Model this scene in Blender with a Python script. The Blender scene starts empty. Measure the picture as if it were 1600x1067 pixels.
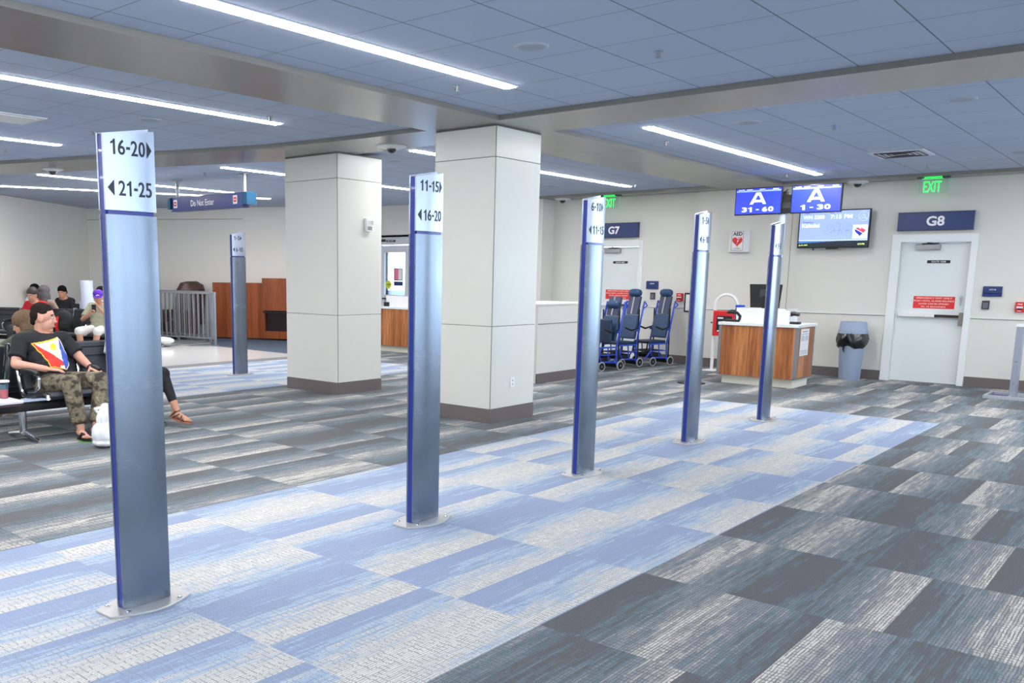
import bpy, bmesh, math, random
from mathutils import Vector, Matrix, Euler
random.seed(7)
S = bpy.context.scene
COL = S.collection
PI = math.pi
R = math.radians

# ------------------------------------------------------------------ camera
F = Vector((-0.65333985, 0.73908956, -0.16399287))
RT = Vector((0.7479517, 0.66365867, 0.01119897))
UP = Vector((-0.11711233, 0.11534202, 0.98639795))
cd = bpy.data.cameras.new('camera')
cam = bpy.data.objects.new('camera', cd); COL.objects.link(cam)
m = Matrix((RT, UP, -F)).transposed().to_4x4()
m.translation = Vector((0, 0, 1.6))
cam.matrix_world = m
cd.sensor_width = 36; cd.lens = 1384.995 / 1600 * 36
cd.shift_x = (800 - 655.77) / 1600; cd.shift_y = (661.04 - 533.5) / 1600
cd.clip_end = 200
S.camera = cam

# ------------------------------------------------------------------ world, exposure
w = bpy.data.worlds.new('world'); S.world = w; w.use_nodes = True
bg = w.node_tree.nodes['Background']
bg.inputs[0].default_value = (0.76, 0.87, 1.0, 1); bg.inputs[1].default_value = 9.5
S.view_settings.view_transform = 'Standard'
S.view_settings.look = 'None'
S.view_settings.exposure = 0.0
S.view_settings.gamma = 1.0
try:
    S.cycles.max_bounces = 9; S.cycles.diffuse_bounces = 6; S.cycles.sample_clamp_indirect = 6
except Exception: pass
LIGHT_STRENGTH = 58

# ------------------------------------------------------------------ materials
MATS = {}
def lin(c):
    return tuple(((x / 255) / 12.92 if x / 255 <= .04045 else ((x / 255 + .055) / 1.055) ** 2.4) for x in c)
def mat(name, rgb, rough=.5, metal=0.0, emit=0, spec=.5, coat=0, srgb=True, aniso=0, noise=0, nscale=20, bump=0, bscale=200):
    if name in MATS: return MATS[name]
    M = bpy.data.materials.new(name); M.use_nodes = True
    nt = M.node_tree; b = nt.nodes['Principled BSDF']
    c = lin(rgb) if srgb else rgb
    b.inputs['Base Color'].default_value = (*c, 1)
    b.inputs['Roughness'].default_value = rough
    b.inputs['Metallic'].default_value = metal
    b.inputs['Specular IOR Level'].default_value = spec
    b.inputs['Coat Weight'].default_value = coat
    b.inputs['Anisotropic'].default_value = aniso
    if emit:
        b.inputs['Emission Color'].default_value = (*c, 1)
        b.inputs['Emission Strength'].default_value = emit
    if noise or bump:
        tc = nt.nodes.new('ShaderNodeTexCoord')
        n = nt.nodes.new('ShaderNodeTexNoise'); n.inputs['Scale'].default_value = nscale; n.inputs['Detail'].default_value = 4
        nt.links.new(tc.outputs['Object'], n.inputs['Vector'])
        if noise:
            mx = nt.nodes.new('ShaderNodeMix'); mx.data_type = 'RGBA'
            mx.inputs[6].default_value = (*[v * (1 - noise) for v in c], 1); mx.inputs[7].default_value = (*[min(1, v * (1 + noise)) for v in c], 1)
            nt.links.new(n.outputs[0], mx.inputs[0]); nt.links.new(mx.outputs[2], b.inputs['Base Color'])
        if bump:
            n2 = nt.nodes.new('ShaderNodeTexNoise'); n2.inputs['Scale'].default_value = bscale
            nt.links.new(tc.outputs['Object'], n2.inputs['Vector'])
            bp = nt.nodes.new('ShaderNodeBump'); bp.inputs['Strength'].default_value = bump; bp.inputs['Distance'].default_value = .01
            nt.links.new(n2.outputs[0], bp.inputs['Height']); nt.links.new(bp.outputs[0], b.inputs['Normal'])
    MATS[name] = M
    return M
class NT:
    """tiny node-graph helper"""
    def __init__(s, M): s.nt = M.node_tree; s.b = s.nt.nodes['Principled BSDF']
    def put(s, sock, v):
        if v is None: return
        if hasattr(v, 'is_linked') or isinstance(v, bpy.types.NodeSocket): s.nt.links.new(v, sock)
        else: sock.default_value = v
    def m(s, op, a, b=None, c=None, clamp=False):
        n = s.nt.nodes.new('ShaderNodeMath'); n.operation = op; n.use_clamp = clamp
        s.put(n.inputs[0], a); s.put(n.inputs[1], b); s.put(n.inputs[2], c)
        return n.outputs[0]
    def xyz(s, x, y, z=0.0):
        n = s.nt.nodes.new('ShaderNodeCombineXYZ'); s.put(n.inputs[0], x); s.put(n.inputs[1], y); s.put(n.inputs[2], z); return n.outputs[0]
    def mix(s, f, a, b):
        n = s.nt.nodes.new('ShaderNodeMix'); n.data_type = 'RGBA'; s.put(n.inputs[0], f)
        s.put(n.inputs[6], a if not isinstance(a, tuple) else (*a[:3], 1)); s.put(n.inputs[7], b if not isinstance(b, tuple) else (*b[:3], 1)); return n.outputs[2]
    def noise(s, vec, scale=1, detail=2, rough=.5):
        n = s.nt.nodes.new('ShaderNodeTexNoise'); s.put(n.inputs['Vector'], vec); n.inputs['Scale'].default_value = scale
        n.inputs['Detail'].default_value = detail; n.inputs['Roughness'].default_value = rough; return n.outputs[0]
    def white(s, vec):
        n = s.nt.nodes.new('ShaderNodeTexWhiteNoise'); n.noise_dimensions = '3D'; s.put(n.inputs['Vector'], vec); return n.outputs[0]
    def ramp(s, f, stops, interp='LINEAR'):
        n = s.nt.nodes.new('ShaderNodeValToRGB'); n.color_ramp.interpolation = interp; s.put(n.inputs[0], f)
        e = n.color_ramp.elements
        e[0].position, e[0].color = stops[0][0], (*stops[0][1], 1); e[1].position, e[1].color = stops[-1][0], (*stops[-1][1], 1)
        for p, c in stops[1:-1]:
            k = e.new(p); k.color = (*c, 1)
        return n.outputs[0]
    def pos(s):
        g = s.nt.nodes.new('ShaderNodeNewGeometry'); sp = s.nt.nodes.new('ShaderNodeSeparateXYZ'); s.nt.links.new(g.outputs['Position'], sp.inputs[0]); return sp.outputs
    def obj(s):
        g = s.nt.nodes.new('ShaderNodeTexCoord'); sp = s.nt.nodes.new('ShaderNodeSeparateXYZ'); s.nt.links.new(g.outputs['Object'], sp.inputs[0]); return sp.outputs, g.outputs['Object']

def carpet_material():
    M = bpy.data.materials.new('carpet'); M.use_nodes = True; g = NT(M)
    g.b.inputs['Roughness'].default_value = .95; g.b.inputs['Specular IOR Level'].default_value = .12
    x, y, z = g.pos()
    row = g.m('FLOOR', g.m('DIVIDE', g.m('SUBTRACT', y, 4.33), 1.01))
    odd = g.m('MODULO', g.m('ABSOLUTE', row), 2.0)
    xs = g.m('DIVIDE', g.m('SUBTRACT', g.m('ADD', x, 1.45), g.m('MULTIPLY', odd, .24)), .485)
    colm = g.m('FLOOR', xs); u = g.m('FRACT', xs)
    rnd = g.white(g.xyz(colm, row, 3.0)); rnd2 = g.white(g.xyz(row, colm, 9.0)); rnd3 = g.white(g.xyz(row, colm, 21.0))
    flip = g.m('GREATER_THAN', rnd, .55)
    uf = g.m('ADD', g.m('MULTIPLY', flip, g.m('SUBTRACT', 1.0, u)), g.m('MULTIPLY', g.m('SUBTRACT', 1.0, flip), u))
    # yarn lines that run along the plank, each a run of short dashes of one tone
    wob = g.m('MULTIPLY', g.m('SUBTRACT', g.noise(g.xyz(g.m('MULTIPLY', x, 3.0), g.m('MULTIPLY', y, 9.0), 0.0), 1, 1, .5), .5), .010)
    lx = g.m('DIVIDE', g.m('ADD', x, wob), .0145); li = g.m('FLOOR', lx); lf = g.m('FRACT', lx)
    off = g.white(g.xyz(li, 3.0, 1.0))
    seg = g.m('FLOOR', g.m('ADD', g.m('DIVIDE', y, .34), g.m('MULTIPLY', off, 7.0)))
    tone = g.white(g.xyz(li, seg, row))
    seg2 = g.m('FLOOR', g.m('ADD', g.m('DIVIDE', y, .11), g.m('MULTIPLY', off, 13.0)))
    tone2 = g.white(g.xyz(seg2, li, 5.0))
    blot = g.noise(g.xyz(g.m('MULTIPLY', x, 14.0), g.m('MULTIPLY', y, 2.2), rnd2), 1, 3, .6)
    t = g.m('ADD', g.m('MULTIPLY_ADD', uf, .86, .10), g.m('ADD', g.m('MULTIPLY', g.m('SUBTRACT', tone, .5), .26), g.m('ADD', g.m('MULTIPLY', g.m('SUBTRACT', tone2, .5), .12), g.m('MULTIPLY', g.m('SUBTRACT', blot, .5), .75))))
    t = g.m('ADD', t, g.m('MULTIPLY', g.m('SUBTRACT', rnd3, .5), .28), clamp=True)
    # dark threads between the lines and across them
    lw = g.noise(g.xyz(g.m('MULTIPLY', x, 60.0), g.m('MULTIPLY', y, 12.0), 2.0), 1, 2, .6)
    la = g.m('LESS_THAN', lf, g.m('MULTIPLY_ADD', lw, .95, -.20))
    cf = g.m('FRACT', g.m('ADD', g.m('DIVIDE', g.m('ADD', y, g.m('MULTIPLY', wob, 2.0)), .031), g.m('MULTIPLY', g.white(g.xyz(g.m('FLOOR', g.m('MULTIPLY', li, .5)), 8.0, 1.0)), .35)))
    lb = g.m('MULTIPLY', g.m('LESS_THAN', cf, .20), g.m('GREATER_THAN', g.noise(g.xyz(g.m('MULTIPLY', x, 22.0), g.m('MULTIPLY', y, 16.0), 11.0), 1, 2, .6), .47))
    sp = g.noise(g.xyz(g.m('MULTIPLY', x, 230.0), g.m('MULTIPLY', y, 230.0), 0.0), 1, 2, .6)
    lines = g.m('MAXIMUM', la, lb)
    dark = g.ramp(t, [(0.0, lin((103, 102, 105))), (.26, lin((104, 105, 108))), (.40, lin((107, 122, 128))), (.56, lin((124, 134, 140))), (.74, lin((144, 147, 150))), (.90, lin((180, 177, 172))), (1.0, lin((206, 202, 195)))])
    blue = g.ramp(t, [(0.0, lin((146, 160, 188))), (.34, lin((152, 166, 192))), (.46, lin((166, 187, 210))), (.58, lin((182, 194, 206))), (.70, lin((204, 204, 202))), (1.0, lin((220, 217, 210)))])
    # where the pale blue lanes are inlaid
    def inside(v, a, b): return g.m('MULTIPLY', g.m('GREATER_THAN', v, a), g.m('LESS_THAN', v, b))
    lane1 = g.m('MULTIPLY', inside(x, -5.08, -2.17), inside(y, -6.0, 11.42))
    lane2 = g.m('MULTIPLY', inside(x, -13.12, -10.0), inside(y, -6.0, 11.86))
    lane = g.m('MAXIMUM', lane1, lane2)
    c = g.mix(lane, dark, blue)
    amt = g.m('MULTIPLY', lines, g.m('ADD', .12, g.m('MULTIPLY', t, .62)))
    shade = g.mix(amt, c, g.mix(lane, lin((70, 70, 74)), lin((120, 124, 132))))
    spk = g.m('MULTIPLY_ADD', sp, 1.3, .35)
    mul = g.nt.nodes.new('ShaderNodeVectorMath'); mul.operation = 'MULTIPLY'
    g.nt.links.new(shade, mul.inputs[0]); g.nt.links.new(g.xyz(spk, spk, spk), mul.inputs[1])
    g.nt.links.new(mul.outputs[0], g.b.inputs['Base Color'])
    bp = g.nt.nodes.new('ShaderNodeBump'); bp.inputs['Strength'].default_value = .25; bp.inputs['Distance'].default_value = .004
    g.nt.links.new(g.m('SUBTRACT', sp, lines), bp.inputs['Height']); g.nt.links.new(bp.outputs[0], g.b.inputs['Normal'])
    return M

def ceiling_material():
    M = bpy.data.materials.new('ceiling_tile'); M.use_nodes = True; g = NT(M)
    g.b.inputs['Roughness'].default_value = .9; g.b.inputs['Specular IOR Level'].default_value = .2
    x, y, z = g.pos()
    far = g.m('GREATER_THAN', y, 8.0)
    yo = g.m('SUBTRACT', y, g.m('ADD', 5.15, g.m('MULTIPLY', far, .36)))
    xs = g.m('DIVIDE', g.m('ADD', x, 1.60), .637); ys = g.m('DIVIDE', yo, .675)
    def line(v, wdt):
        f = g.m('FRACT', v); d = g.m('MINIMUM', f, g.m('SUBTRACT', 1.0, f)); return g.m('LESS_THAN', d, wdt)
    li = g.m('MAXIMUM', g.m('MULTIPLY', line(xs, .008), .75), g.m('MULTIPLY', line(ys, .007), .55))
    tone = g.white(g.xyz(g.m('FLOOR', xs), g.m('FLOOR', ys), 1.0))
    base = g.mix(tone, lin((178, 190, 210)), lin((182, 194, 213)))
    fine = g.noise(g.xyz(x, y, 0.0), 160, 2, .6)
    base = g.mix(g.m('MULTIPLY', fine, .18), base, lin((140, 150, 170)))
    g.nt.links.new(g.mix(li, base, lin((74, 80, 92))), g.b.inputs['Base Color'])
    return M

def wood_material(name, c1, c2, c3, sc=1.0, rot=False, gloss=.35):
    M = bpy.data.materials.new(name); M.use_nodes = True; g = NT(M)
    g.b.inputs['Roughness'].default_value = gloss
    (x, y, z), o = g.obj()
    s = g.m('ADD', x, y)
    plank = g.m('FLOOR', g.m('MULTIPLY', s, 9.0 * sc))
    r = g.white(g.xyz(plank, 2.0, 5.0))
    n = g.noise(g.xyz(g.m('MULTIPLY', s, 26.0 * sc), g.m('ADD', g.m('MULTIPLY', z, 1.4), g.m('MULTIPLY', r, 8.0)), r), 1, 5, .65)
    n2 = g.noise(g.xyz(g.m('MULTIPLY', s, 120.0 * sc), g.m('MULTIPLY', z, 3.0), r), 1, 3, .6)
    f = g.m('ADD', g.m('MULTIPLY', n, .95), g.m('ADD', g.m('MULTIPLY', n2, .25), g.m('MULTIPLY', r, .22)))
    f = g.m('MULTIPLY_ADD', f, 2.2, -.95, clamp=True)
    g.nt.links.new(g.ramp(f, [(0, lin(c1)), (.5, lin(c2)), (1, lin(c3))]), g.b.inputs['Base Color'])
    return M

def brushed_metal(name, rgb, rough, vary=.14):
    M = bpy.data.materials.new(name); M.use_nodes = True; g = NT(M)
    g.b.inputs['Metallic'].default_value = 1.0
    g.b.inputs['Anisotropic'].default_value = .6
    g.b.inputs['Anisotropic Rotation'].default_value = .25
    (x, y, z), o = g.obj()
    n = g.noise(g.xyz(g.m('MULTIPLY', x, 3.0), g.m('MULTIPLY', y, 3.0), g.m('MULTIPLY', z, 900.0)), 1, 2, .5)
    sm = g.noise(o, 3.2, 3, .55)
    g.b.inputs['Base Color'].default_value = (*lin(rgb), 1)
    g.nt.links.new(g.m('ADD', rough - .07, g.m('ADD', g.m('MULTIPLY', n, .05), g.m('MULTIPLY', sm, vary))), g.b.inputs['Roughness'])
    return M

def camo_material():
    M = bpy.data.materials.new('camouflage'); M.use_nodes = True; g = NT(M)
    g.b.inputs['Roughness'].default_value = .9
    (x, y, z), o = g.obj()
    n = g.noise(g.xyz(g.m('MULTIPLY', x, 12.0), g.m('MULTIPLY', y, 12.0), g.m('MULTIPLY', z, 16.0)), 1, 2, .5)
    g.nt.links.new(g.ramp(n, [(0, lin((58, 52, 44))), (.40, lin((98, 90, 74))), (.48, lin((124, 112, 92))), (.56, lin((92, 94, 76))), (.62, lin((140, 130, 110)))], 'CONSTANT'), g.b.inputs['Base Color'])
    return M

def quad_glass(name, tint=(1, 1, 1), alpha=.25, rough=.02):
    M = bpy.data.materials.new(name); M.use_nodes = True; nt = M.node_tree
    nt.nodes.clear()
    o = nt.nodes.new('ShaderNodeOutputMaterial'); mx = nt.nodes.new('ShaderNodeMixShader')
    t = nt.nodes.new('ShaderNodeBsdfTransparent'); t.inputs[0].default_value = (*tint, 1)
    gl = nt.nodes.new('ShaderNodeBsdfGlossy'); gl.inputs['Roughness'].default_value = rough
    fr = nt.nodes.new('ShaderNodeFresnel'); fr.inputs[0].default_value = 1.45
    nt.links.new(fr.outputs[0], mx.inputs[0]); nt.links.new(t.outputs[0], mx.inputs[1]); nt.links.new(gl.outputs[0], mx.inputs[2]); nt.links.new(mx.outputs[0], o.inputs[0])
    return M

CARPET = carpet_material(); CEIL = ceiling_material()
WOOD = wood_material('zebra_wood', (110, 62, 34), (164, 98, 52), (200, 136, 82))
CHERRY = wood_material('cherry_wood', (104, 50, 24), (134, 68, 34), (156, 84, 46), 1.6)
STEEL = brushed_metal('brushed_steel', (128, 137, 150), .23)
STEELS = brushed_metal('brushed_sign_steel', (176, 186, 202), .32, .03)
CAMO = camo_material()
GLASS = quad_glass('clear_glass', (.93, .97, 1.0)); PLASTIC = quad_glass('clear_plastic', (.93, .95, .96), rough=.1)
WALL = mat('wall_paint', (219, 218, 210), .55, noise=.015, nscale=1.5)
WALL2 = mat('far_wall_paint', (230, 227, 220), .6)
SOFFIT = mat('soffit_paint', (128, 125, 120), .24, spec=.6)
FASCIA = mat('fascia_paint', (176, 176, 174), .5)
COLP = mat('column_panel', (219, 218, 210), .32, spec=.5)
JOINT = mat('joint', (110, 108, 102), .7)
BASEB = mat('rubber_base', (104, 96, 94), .6)
TRIMW = mat('white_trim', (232, 236, 236), .35)
DOORW = mat('door_paint', (226, 232, 232), .35)
BLUE = mat('blue_insert', (8, 40, 138), .3, coat=.2)
PLATE = mat('base_plate_metal', (192, 190, 188), .34, metal=.5)
INK = mat('dark_ink', (24, 26, 40), .35, metal=.2)
WHITE = mat('white_plastic', (238, 238, 238), .4)
WHITEG = mat('white_lettering', (246, 246, 250), .5)
BLACK = mat('black_plastic', (22, 22, 24), .4)
BLACKM = mat('matte_black', (28, 28, 30), .75)
DARKG = mat('dark_grey_metal', (70, 72, 76), .4, metal=.6)
GREYM = mat('grey_metal', (150, 152, 156), .35, metal=.7)
CHROME = mat('polished_aluminium', (206, 210, 216), .18, metal=1)
NAVY = mat('navy_sign', (34, 56, 110), .35)
RED = mat('red_paint', (214, 30, 34), .4)
RED2 = mat('red_sticker', (224, 48, 44), .5)
LEATHER = mat('black_leather', (44, 48, 56), .42, bump=.15, bscale=120)
LEATHERB = mat('dark_leather', (26, 27, 31), .45)
VINYL = mat('blue_vinyl', (34, 66, 104), .45)
VINYLD = mat('dark_blue_vinyl', (24, 46, 76), .45)
BLUEF = mat('blue_frame', (24, 72, 200), .3, coat=.3)
BROWNL = mat('brown_leather', (72, 48, 40), .4)
GREYB = mat('grey_bin', (148, 162, 186), .5)
BAGB = mat('black_bag', (16, 16, 18), .22, spec=.8)
LEDM = mat('led_strip', (255, 253, 252), .5, emit=LIGHT_STRENGTH)
SKIN = mat('skin', (214, 160, 138), .5, noise=.05, nscale=8)
SKIN2 = mat('skin_tan', (196, 142, 112), .5)
SKIN3 = mat('skin_warm', (204, 150, 122), .5)
HAIRB = mat('dark_hair', (40, 32, 30), .85, spec=.1, bump=.4, bscale=160)
HAIRK = mat('black_hair', (20, 18, 20), .85, spec=.1)
HAIRG = mat('grey_hair', (96, 94, 96), .85, spec=.1, noise=.3, nscale=40)
HAIRBR = mat('streaked_brown_hair', (112, 92, 72), .8, spec=.1, noise=.45, nscale=60)
TEE = mat('black_cotton', (32, 32, 38), .9)
FLAGW = mat('flag_white', (236, 232, 222), .9); FLAGY = mat('flag_yellow', (244, 214, 60), .9)
FLAGR = mat('flag_red', (222, 60, 52), .9); FLAGB = mat('flag_blue', (70, 98, 196), .9)
SCRB = mat('screen_blue', (44, 62, 236), .3, emit=1.0)
SCRW = mat('screen_white', (226, 232, 255), .3, emit=1.0)
SCRL = mat('screen_light_blue', (150, 174, 244), .3, emit=1.0)
GREENE = mat('exit_green', (30, 240, 90), .3, emit=1.9)

# ------------------------------------------------------------------ geometry helpers
class MB:
    def __init__(s): s.bm = bmesh.new(); s.mi = 0
    def _fin(s, geom, M=None):
        return geom
    def box(s, x0, x1, y0, y1, z0, z1, M=None, mi=0):
        vs = [s.bm.verts.new(Vector(c) if M is None else M @ Vector(c)) for c in
              ((x0, y0, z0), (x1, y0, z0), (x1, y1, z0), (x0, y1, z0), (x0, y0, z1), (x1, y0, z1), (x1, y1, z1), (x0, y1, z1))]
        for f in ((3, 2, 1, 0), (4, 5, 6, 7), (0, 1, 5, 4), (1, 2, 6, 5), (2, 3, 7, 6), (3, 0, 4, 7)):
            fa = s.bm.faces.new([vs[i] for i in f]); fa.material_index = mi
        return s
    def prism(s, pts, a0, a1, axis='z', M=None, mi=0):
        """polygon pts (2D) extruded between a0 and a1 along axis"""
        def P(p, a):
            v = {'z': Vector((p[0], p[1], a)), 'x': Vector((a, p[0], p[1])), 'y': Vector((p[0], a, p[1]))}[axis]
            return v if M is None else M @ v
        A = [s.bm.verts.new(P(p, a0)) for p in pts]; B = [s.bm.verts.new(P(p, a1)) for p in pts]
        n = len(pts)
        for f in (A[::-1], B):
            fa = s.bm.faces.new(f); fa.material_index = mi
        for i in range(n):
            fa = s.bm.faces.new([A[i], A[(i + 1) % n], B[(i + 1) % n], B[i]]); fa.material_index = mi
        return s
    def tube(s, pts, r, n=10, closed=False, cap=True, M=None, flat=1.0):
        pts = [Vector(p) for p in pts]
        rs = r if isinstance(r, (list, tuple)) else [r] * len(pts)
        rings = []; N = len(pts); prev = None
        for i, p in enumerate(pts):
            if closed: d = (pts[(i + 1) % N] - pts[i - 1])
            else: d = pts[min(i + 1, N - 1)] - pts[max(i - 1, 0)]
            d.normalize()
            if prev is None:
                a = Vector((0, 0, 1)) if abs(d.z) < .9 else Vector((1, 0, 0))
                u = d.cross(a).normalized()
            else:
                u = (prev - d * prev.dot(d)).normalized()
            prev = u; v = d.cross(u)
            ring = []
            for k in range(n):
                t = 2 * PI * k / n
                q = p + (u * math.cos(t) + v * math.sin(t) * flat) * rs[i]
                ring.append(s.bm.verts.new(q if M is None else M @ q))
            rings.append(ring)
        for i in range(N if closed else N - 1):
            a, b = rings[i], rings[(i + 1) % N]
            for k in range(n): s.bm.faces.new((a[k], a[(k + 1) % n], b[(k + 1) % n], b[k]))
        if cap and not closed:
            s.bm.faces.new(rings[0][::-1]); s.bm.faces.new(rings[-1])
        return s
    def lathe(s, prof, n=24, c=(0, 0, 0), M=None, cap=True, sq=0):
        rings = []
        for r, z in prof:
            ring = []
            for k in range(n):
                t = 2 * PI * k / n
                rr = r * (1 + sq * abs(math.sin(2 * t)) ** 2)
                q = Vector((c[0] + rr * math.cos(t), c[1] + rr * math.sin(t), c[2] + z))
                ring.append(s.bm.verts.new(q if M is None else M @ q))
            rings.append(ring)
        for a, b in zip(rings, rings[1:]):
            for k in range(n): s.bm.faces.new((a[k], a[(k + 1) % n], b[(k + 1) % n], b[k]))
        if cap:
            s.bm.faces.new(rings[0][::-1]); s.bm.faces.new(rings[-1])
        return s
    def ell(s, c, r, M=None, sub=2):
        mm = Matrix.Translation(Vector(c)) @ Matrix.Diagonal((*r, 1)) if M is None else M @ Matrix.Translation(Vector(c)) @ Matrix.Diagonal((*r, 1))
        bmesh.ops.create_icosphere(s.bm, subdivisions=sub, radius=1, matrix=mm)
        return s
    def cone(s, a, b, ra, rb, n=12):
        """limb segment with round ends"""
        a, b = Vector(a), Vector(b)
        s.ell(a, (ra,) * 3); s.ell(b, (rb,) * 3)
        s.tube([a, b], [ra, rb], n)
        return s
    def build(s, name, material, parent=None, smooth=False, bevel=0, loc=(0, 0, 0), rot=None, sub=0):
        me = bpy.data.meshes.new(name)
        bmesh.ops.recalc_face_normals(s.bm, faces=s.bm.faces[:])
        s.bm.to_mesh(me); s.bm.free()
        ms = material if isinstance(material, (list, tuple)) else [material]
        for x in ms: me.materials.append(x)
        if smooth:
            for p in me.polygons: p.use_smooth = True
        o = bpy.data.objects.new(name, me); COL.objects.link(o)
        if parent is not None: o.parent = parent
        o.location = loc
        if rot: o.rotation_euler = rot
        if bevel:
            b = o.modifiers.new('bevel', 'BEVEL'); b.width = bevel; b.segments = 2; b.limit_method = 'ANGLE'; b.angle_limit = R(40)
        if smooth is True and not sub:
            try:
                me.set_sharp_from_angle(angle=R(42))
            except Exception: pass
        if sub:
            q = o.modifiers.new('subsurf', 'SUBSURF'); q.levels = sub; q.render_levels = sub
        return o
def thing(name, label, cat, loc=(0, 0, 0), rz=0, group=None):
    o = bpy.data.objects.new(name, None); COL.objects.link(o); o.empty_display_size = .1
    o.location = loc; o.rotation_euler = (0, 0, rz); o['label'] = label; o['category'] = cat
    if group: o['group'] = group
    return o
def tag(o, label, cat, group=None):
    o['label'] = label; o['category'] = cat
    if group: o['group'] = group
    return o
def struct(o, label=None):
    o['kind'] = 'structure'
    if label: o['label'] = label
    return o
def sempty(name, loc=(0, 0, 0), rz=0):
    o = bpy.data.objects.new(name, None); COL.objects.link(o); o.location = loc; o.rotation_euler = (0, 0, rz); o['kind'] = 'structure'; return o
def copy_tree(o, parent=None):
    c = o.copy(); COL.objects.link(c)
    if parent is not None: c.parent = parent
    for ch in [k for k in bpy.data.objects if k.parent == o]: copy_tree(ch, c)
    return c
# basis: text plane facing +X (reader looks along -X), facing -Y
FACE_X = Matrix(((0, 0, 1), (1, 0, 0), (0, 1, 0))).to_4x4()     # text x->+Y, text y->+Z, normal +X
FACE_NY = Matrix(((1, 0, 0), (0, 0, -1), (0, 1, 0))).to_4x4()   # text x->+X, y->+Z, normal -Y
def text(body, material, parent, loc, w=None, h=None, face=FACE_NY, bold=.012, name='lettering', depth=.0015, shear=0):
    cu = bpy.data.curves.new(name, 'FONT'); cu.body = body; cu.size = 1; cu.offset = bold; cu.extrude = .01; cu.shear = shear
    cu.resolution_u = 3; cu.align_x = 'CENTER'; cu.align_y = 'CENTER'
    tmp = bpy.data.objects.new('tmp_text', cu); COL.objects.link(tmp)
    dg = bpy.context.evaluated_depsgraph_get(); me = bpy.data.meshes.new_from_object(tmp.evaluated_get(dg))
    bpy.data.objects.remove(tmp); bpy.data.curves.remove(cu)
    xs = [v.co.x for v in me.vertices]; ys = [v.co.y for v in me.vertices]
    if not xs: return None
    bw, bh = max(xs) - min(xs), max(ys) - min(ys)
    cx, cy = (max(xs) + min(xs)) / 2, (max(ys) + min(ys)) / 2
    sy = (h / bh) if h else (w / bw); sx = (w / bw) if w else sy
    for v in me.vertices:
        v.co = face @ Vector(((v.co.x - cx) * sx, (v.co.y - cy) * sy, v.co.z / .01 * depth))
    me.name = name; me.materials.clear(); me.materials.append(material)
    o = bpy.data.objects.new(name, me); COL.objects.link(o)
    if parent is not None: o.parent = parent
    o.location = loc
    return o

def numerals(body, material, parent, loc, w, h, face=FACE_NY, bold=.02, name='numerals', depth=.0015):
    """grotesque numerals: the figure one is drawn with a flag"""
    b = MB(); x = 0.0
    for ch in body:
        if ch == ' ': x += .22; continue
        if ch == '-':
            b.prism([(x + .04, .27), (x + .30, .27), (x + .30, .40), (x + .04, .40)], 0, depth, M=None); x += .34; continue
        if ch == '1':
            k = .055 + bold
            b.prism([(x + .22, 0), (x + .22 + 2 * k, 0), (x + .22 + 2 * k, .72), (x + .25, .72), (x + .19, .63), (x + .06, .575), (x + .06, .475), (x + .22, .53)], 0, depth); x += .50; continue
        cu = bpy.data.curves.new('n', 'FONT'); cu.body = ch; cu.size = 1; cu.offset = bold; cu.resolution_u = 4; cu.fill_mode = 'BOTH'; cu.extrude = .01
        tmp = bpy.data.objects.new('tmp_text', cu); COL.objects.link(tmp)
        dg = bpy.context.evaluated_depsgraph_get(); me = bpy.data.meshes.new_from_object(tmp.evaluated_get(dg)); bpy.data.objects.remove(tmp); bpy.data.curves.remove(cu)
        x0 = min(v.co.x for v in me.vertices); x1 = max(v.co.x for v in me.vertices); y0 = min(v.co.y for v in me.vertices); y1 = max(v.co.y for v in me.vertices)
        W_ = .46 if ch.isdigit() else .7
        for v in me.vertices:
            v.co = Vector((x + .03 + (v.co.x - x0) / (x1 - x0) * W_, (v.co.y - y0) / (y1 - y0) * .72, depth * (.5 + v.co.z / .02)))
        b.bm.from_mesh(me); bpy.data.meshes.remove(me); x += W_ + .07
    xs = [v.co.x for v in b.bm.verts]; a0, a1 = min(xs), max(xs)
    for v in b.bm.verts: v.co = face @ Vector(((v.co.x - (a0 + a1) / 2) * w / (a1 - a0), (v.co.y - .36) * h / .72, v.co.z))
    o = b.build(name, material, parent); o.location = loc
    return o

# ================================================================== THE SETTING
ZC = 3.22; ZS = 3.17; YW = 15.85
b = MB(); b.box(-26, 9.2, -7, 18.5, -.12, 0); struct(b.build('floor', CARPET))
b = MB(); b.prism([(-13.5, 8.0), (-13.5, 11.72), (-16.5, 11.76), (-18.2, 8.2)], .0, .004)
TILE = mat('polished_floor_tile', (248, 246, 242), .12, spec=.6); struct(b.build('floor', TILE))
b = MB(); b.prism([(-13.5, 8.0), (-13.5, 11.72), (-13.12, 11.72), (-13.12, 8.0)], .0, .003); struct(b.build('floor', mat('grey_floor_strip', (122, 122, 124), .8)))
b = MB(); b.prism([(-16.5, 11.76), (-13.2, 11.73), (-13.3, 15.3), (-15.4, 15.3), (-19.4, 13.4)], 0, .003); struct(b.build('floor', mat('blue_grey_carpet', (70, 82, 100), .95, noise=.3, nscale=60)))
b = MB(); b.box(-26, 9.2, -7, 18.5, ZC, ZC + .1); struct(b.build('ceiling', CEIL))

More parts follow.
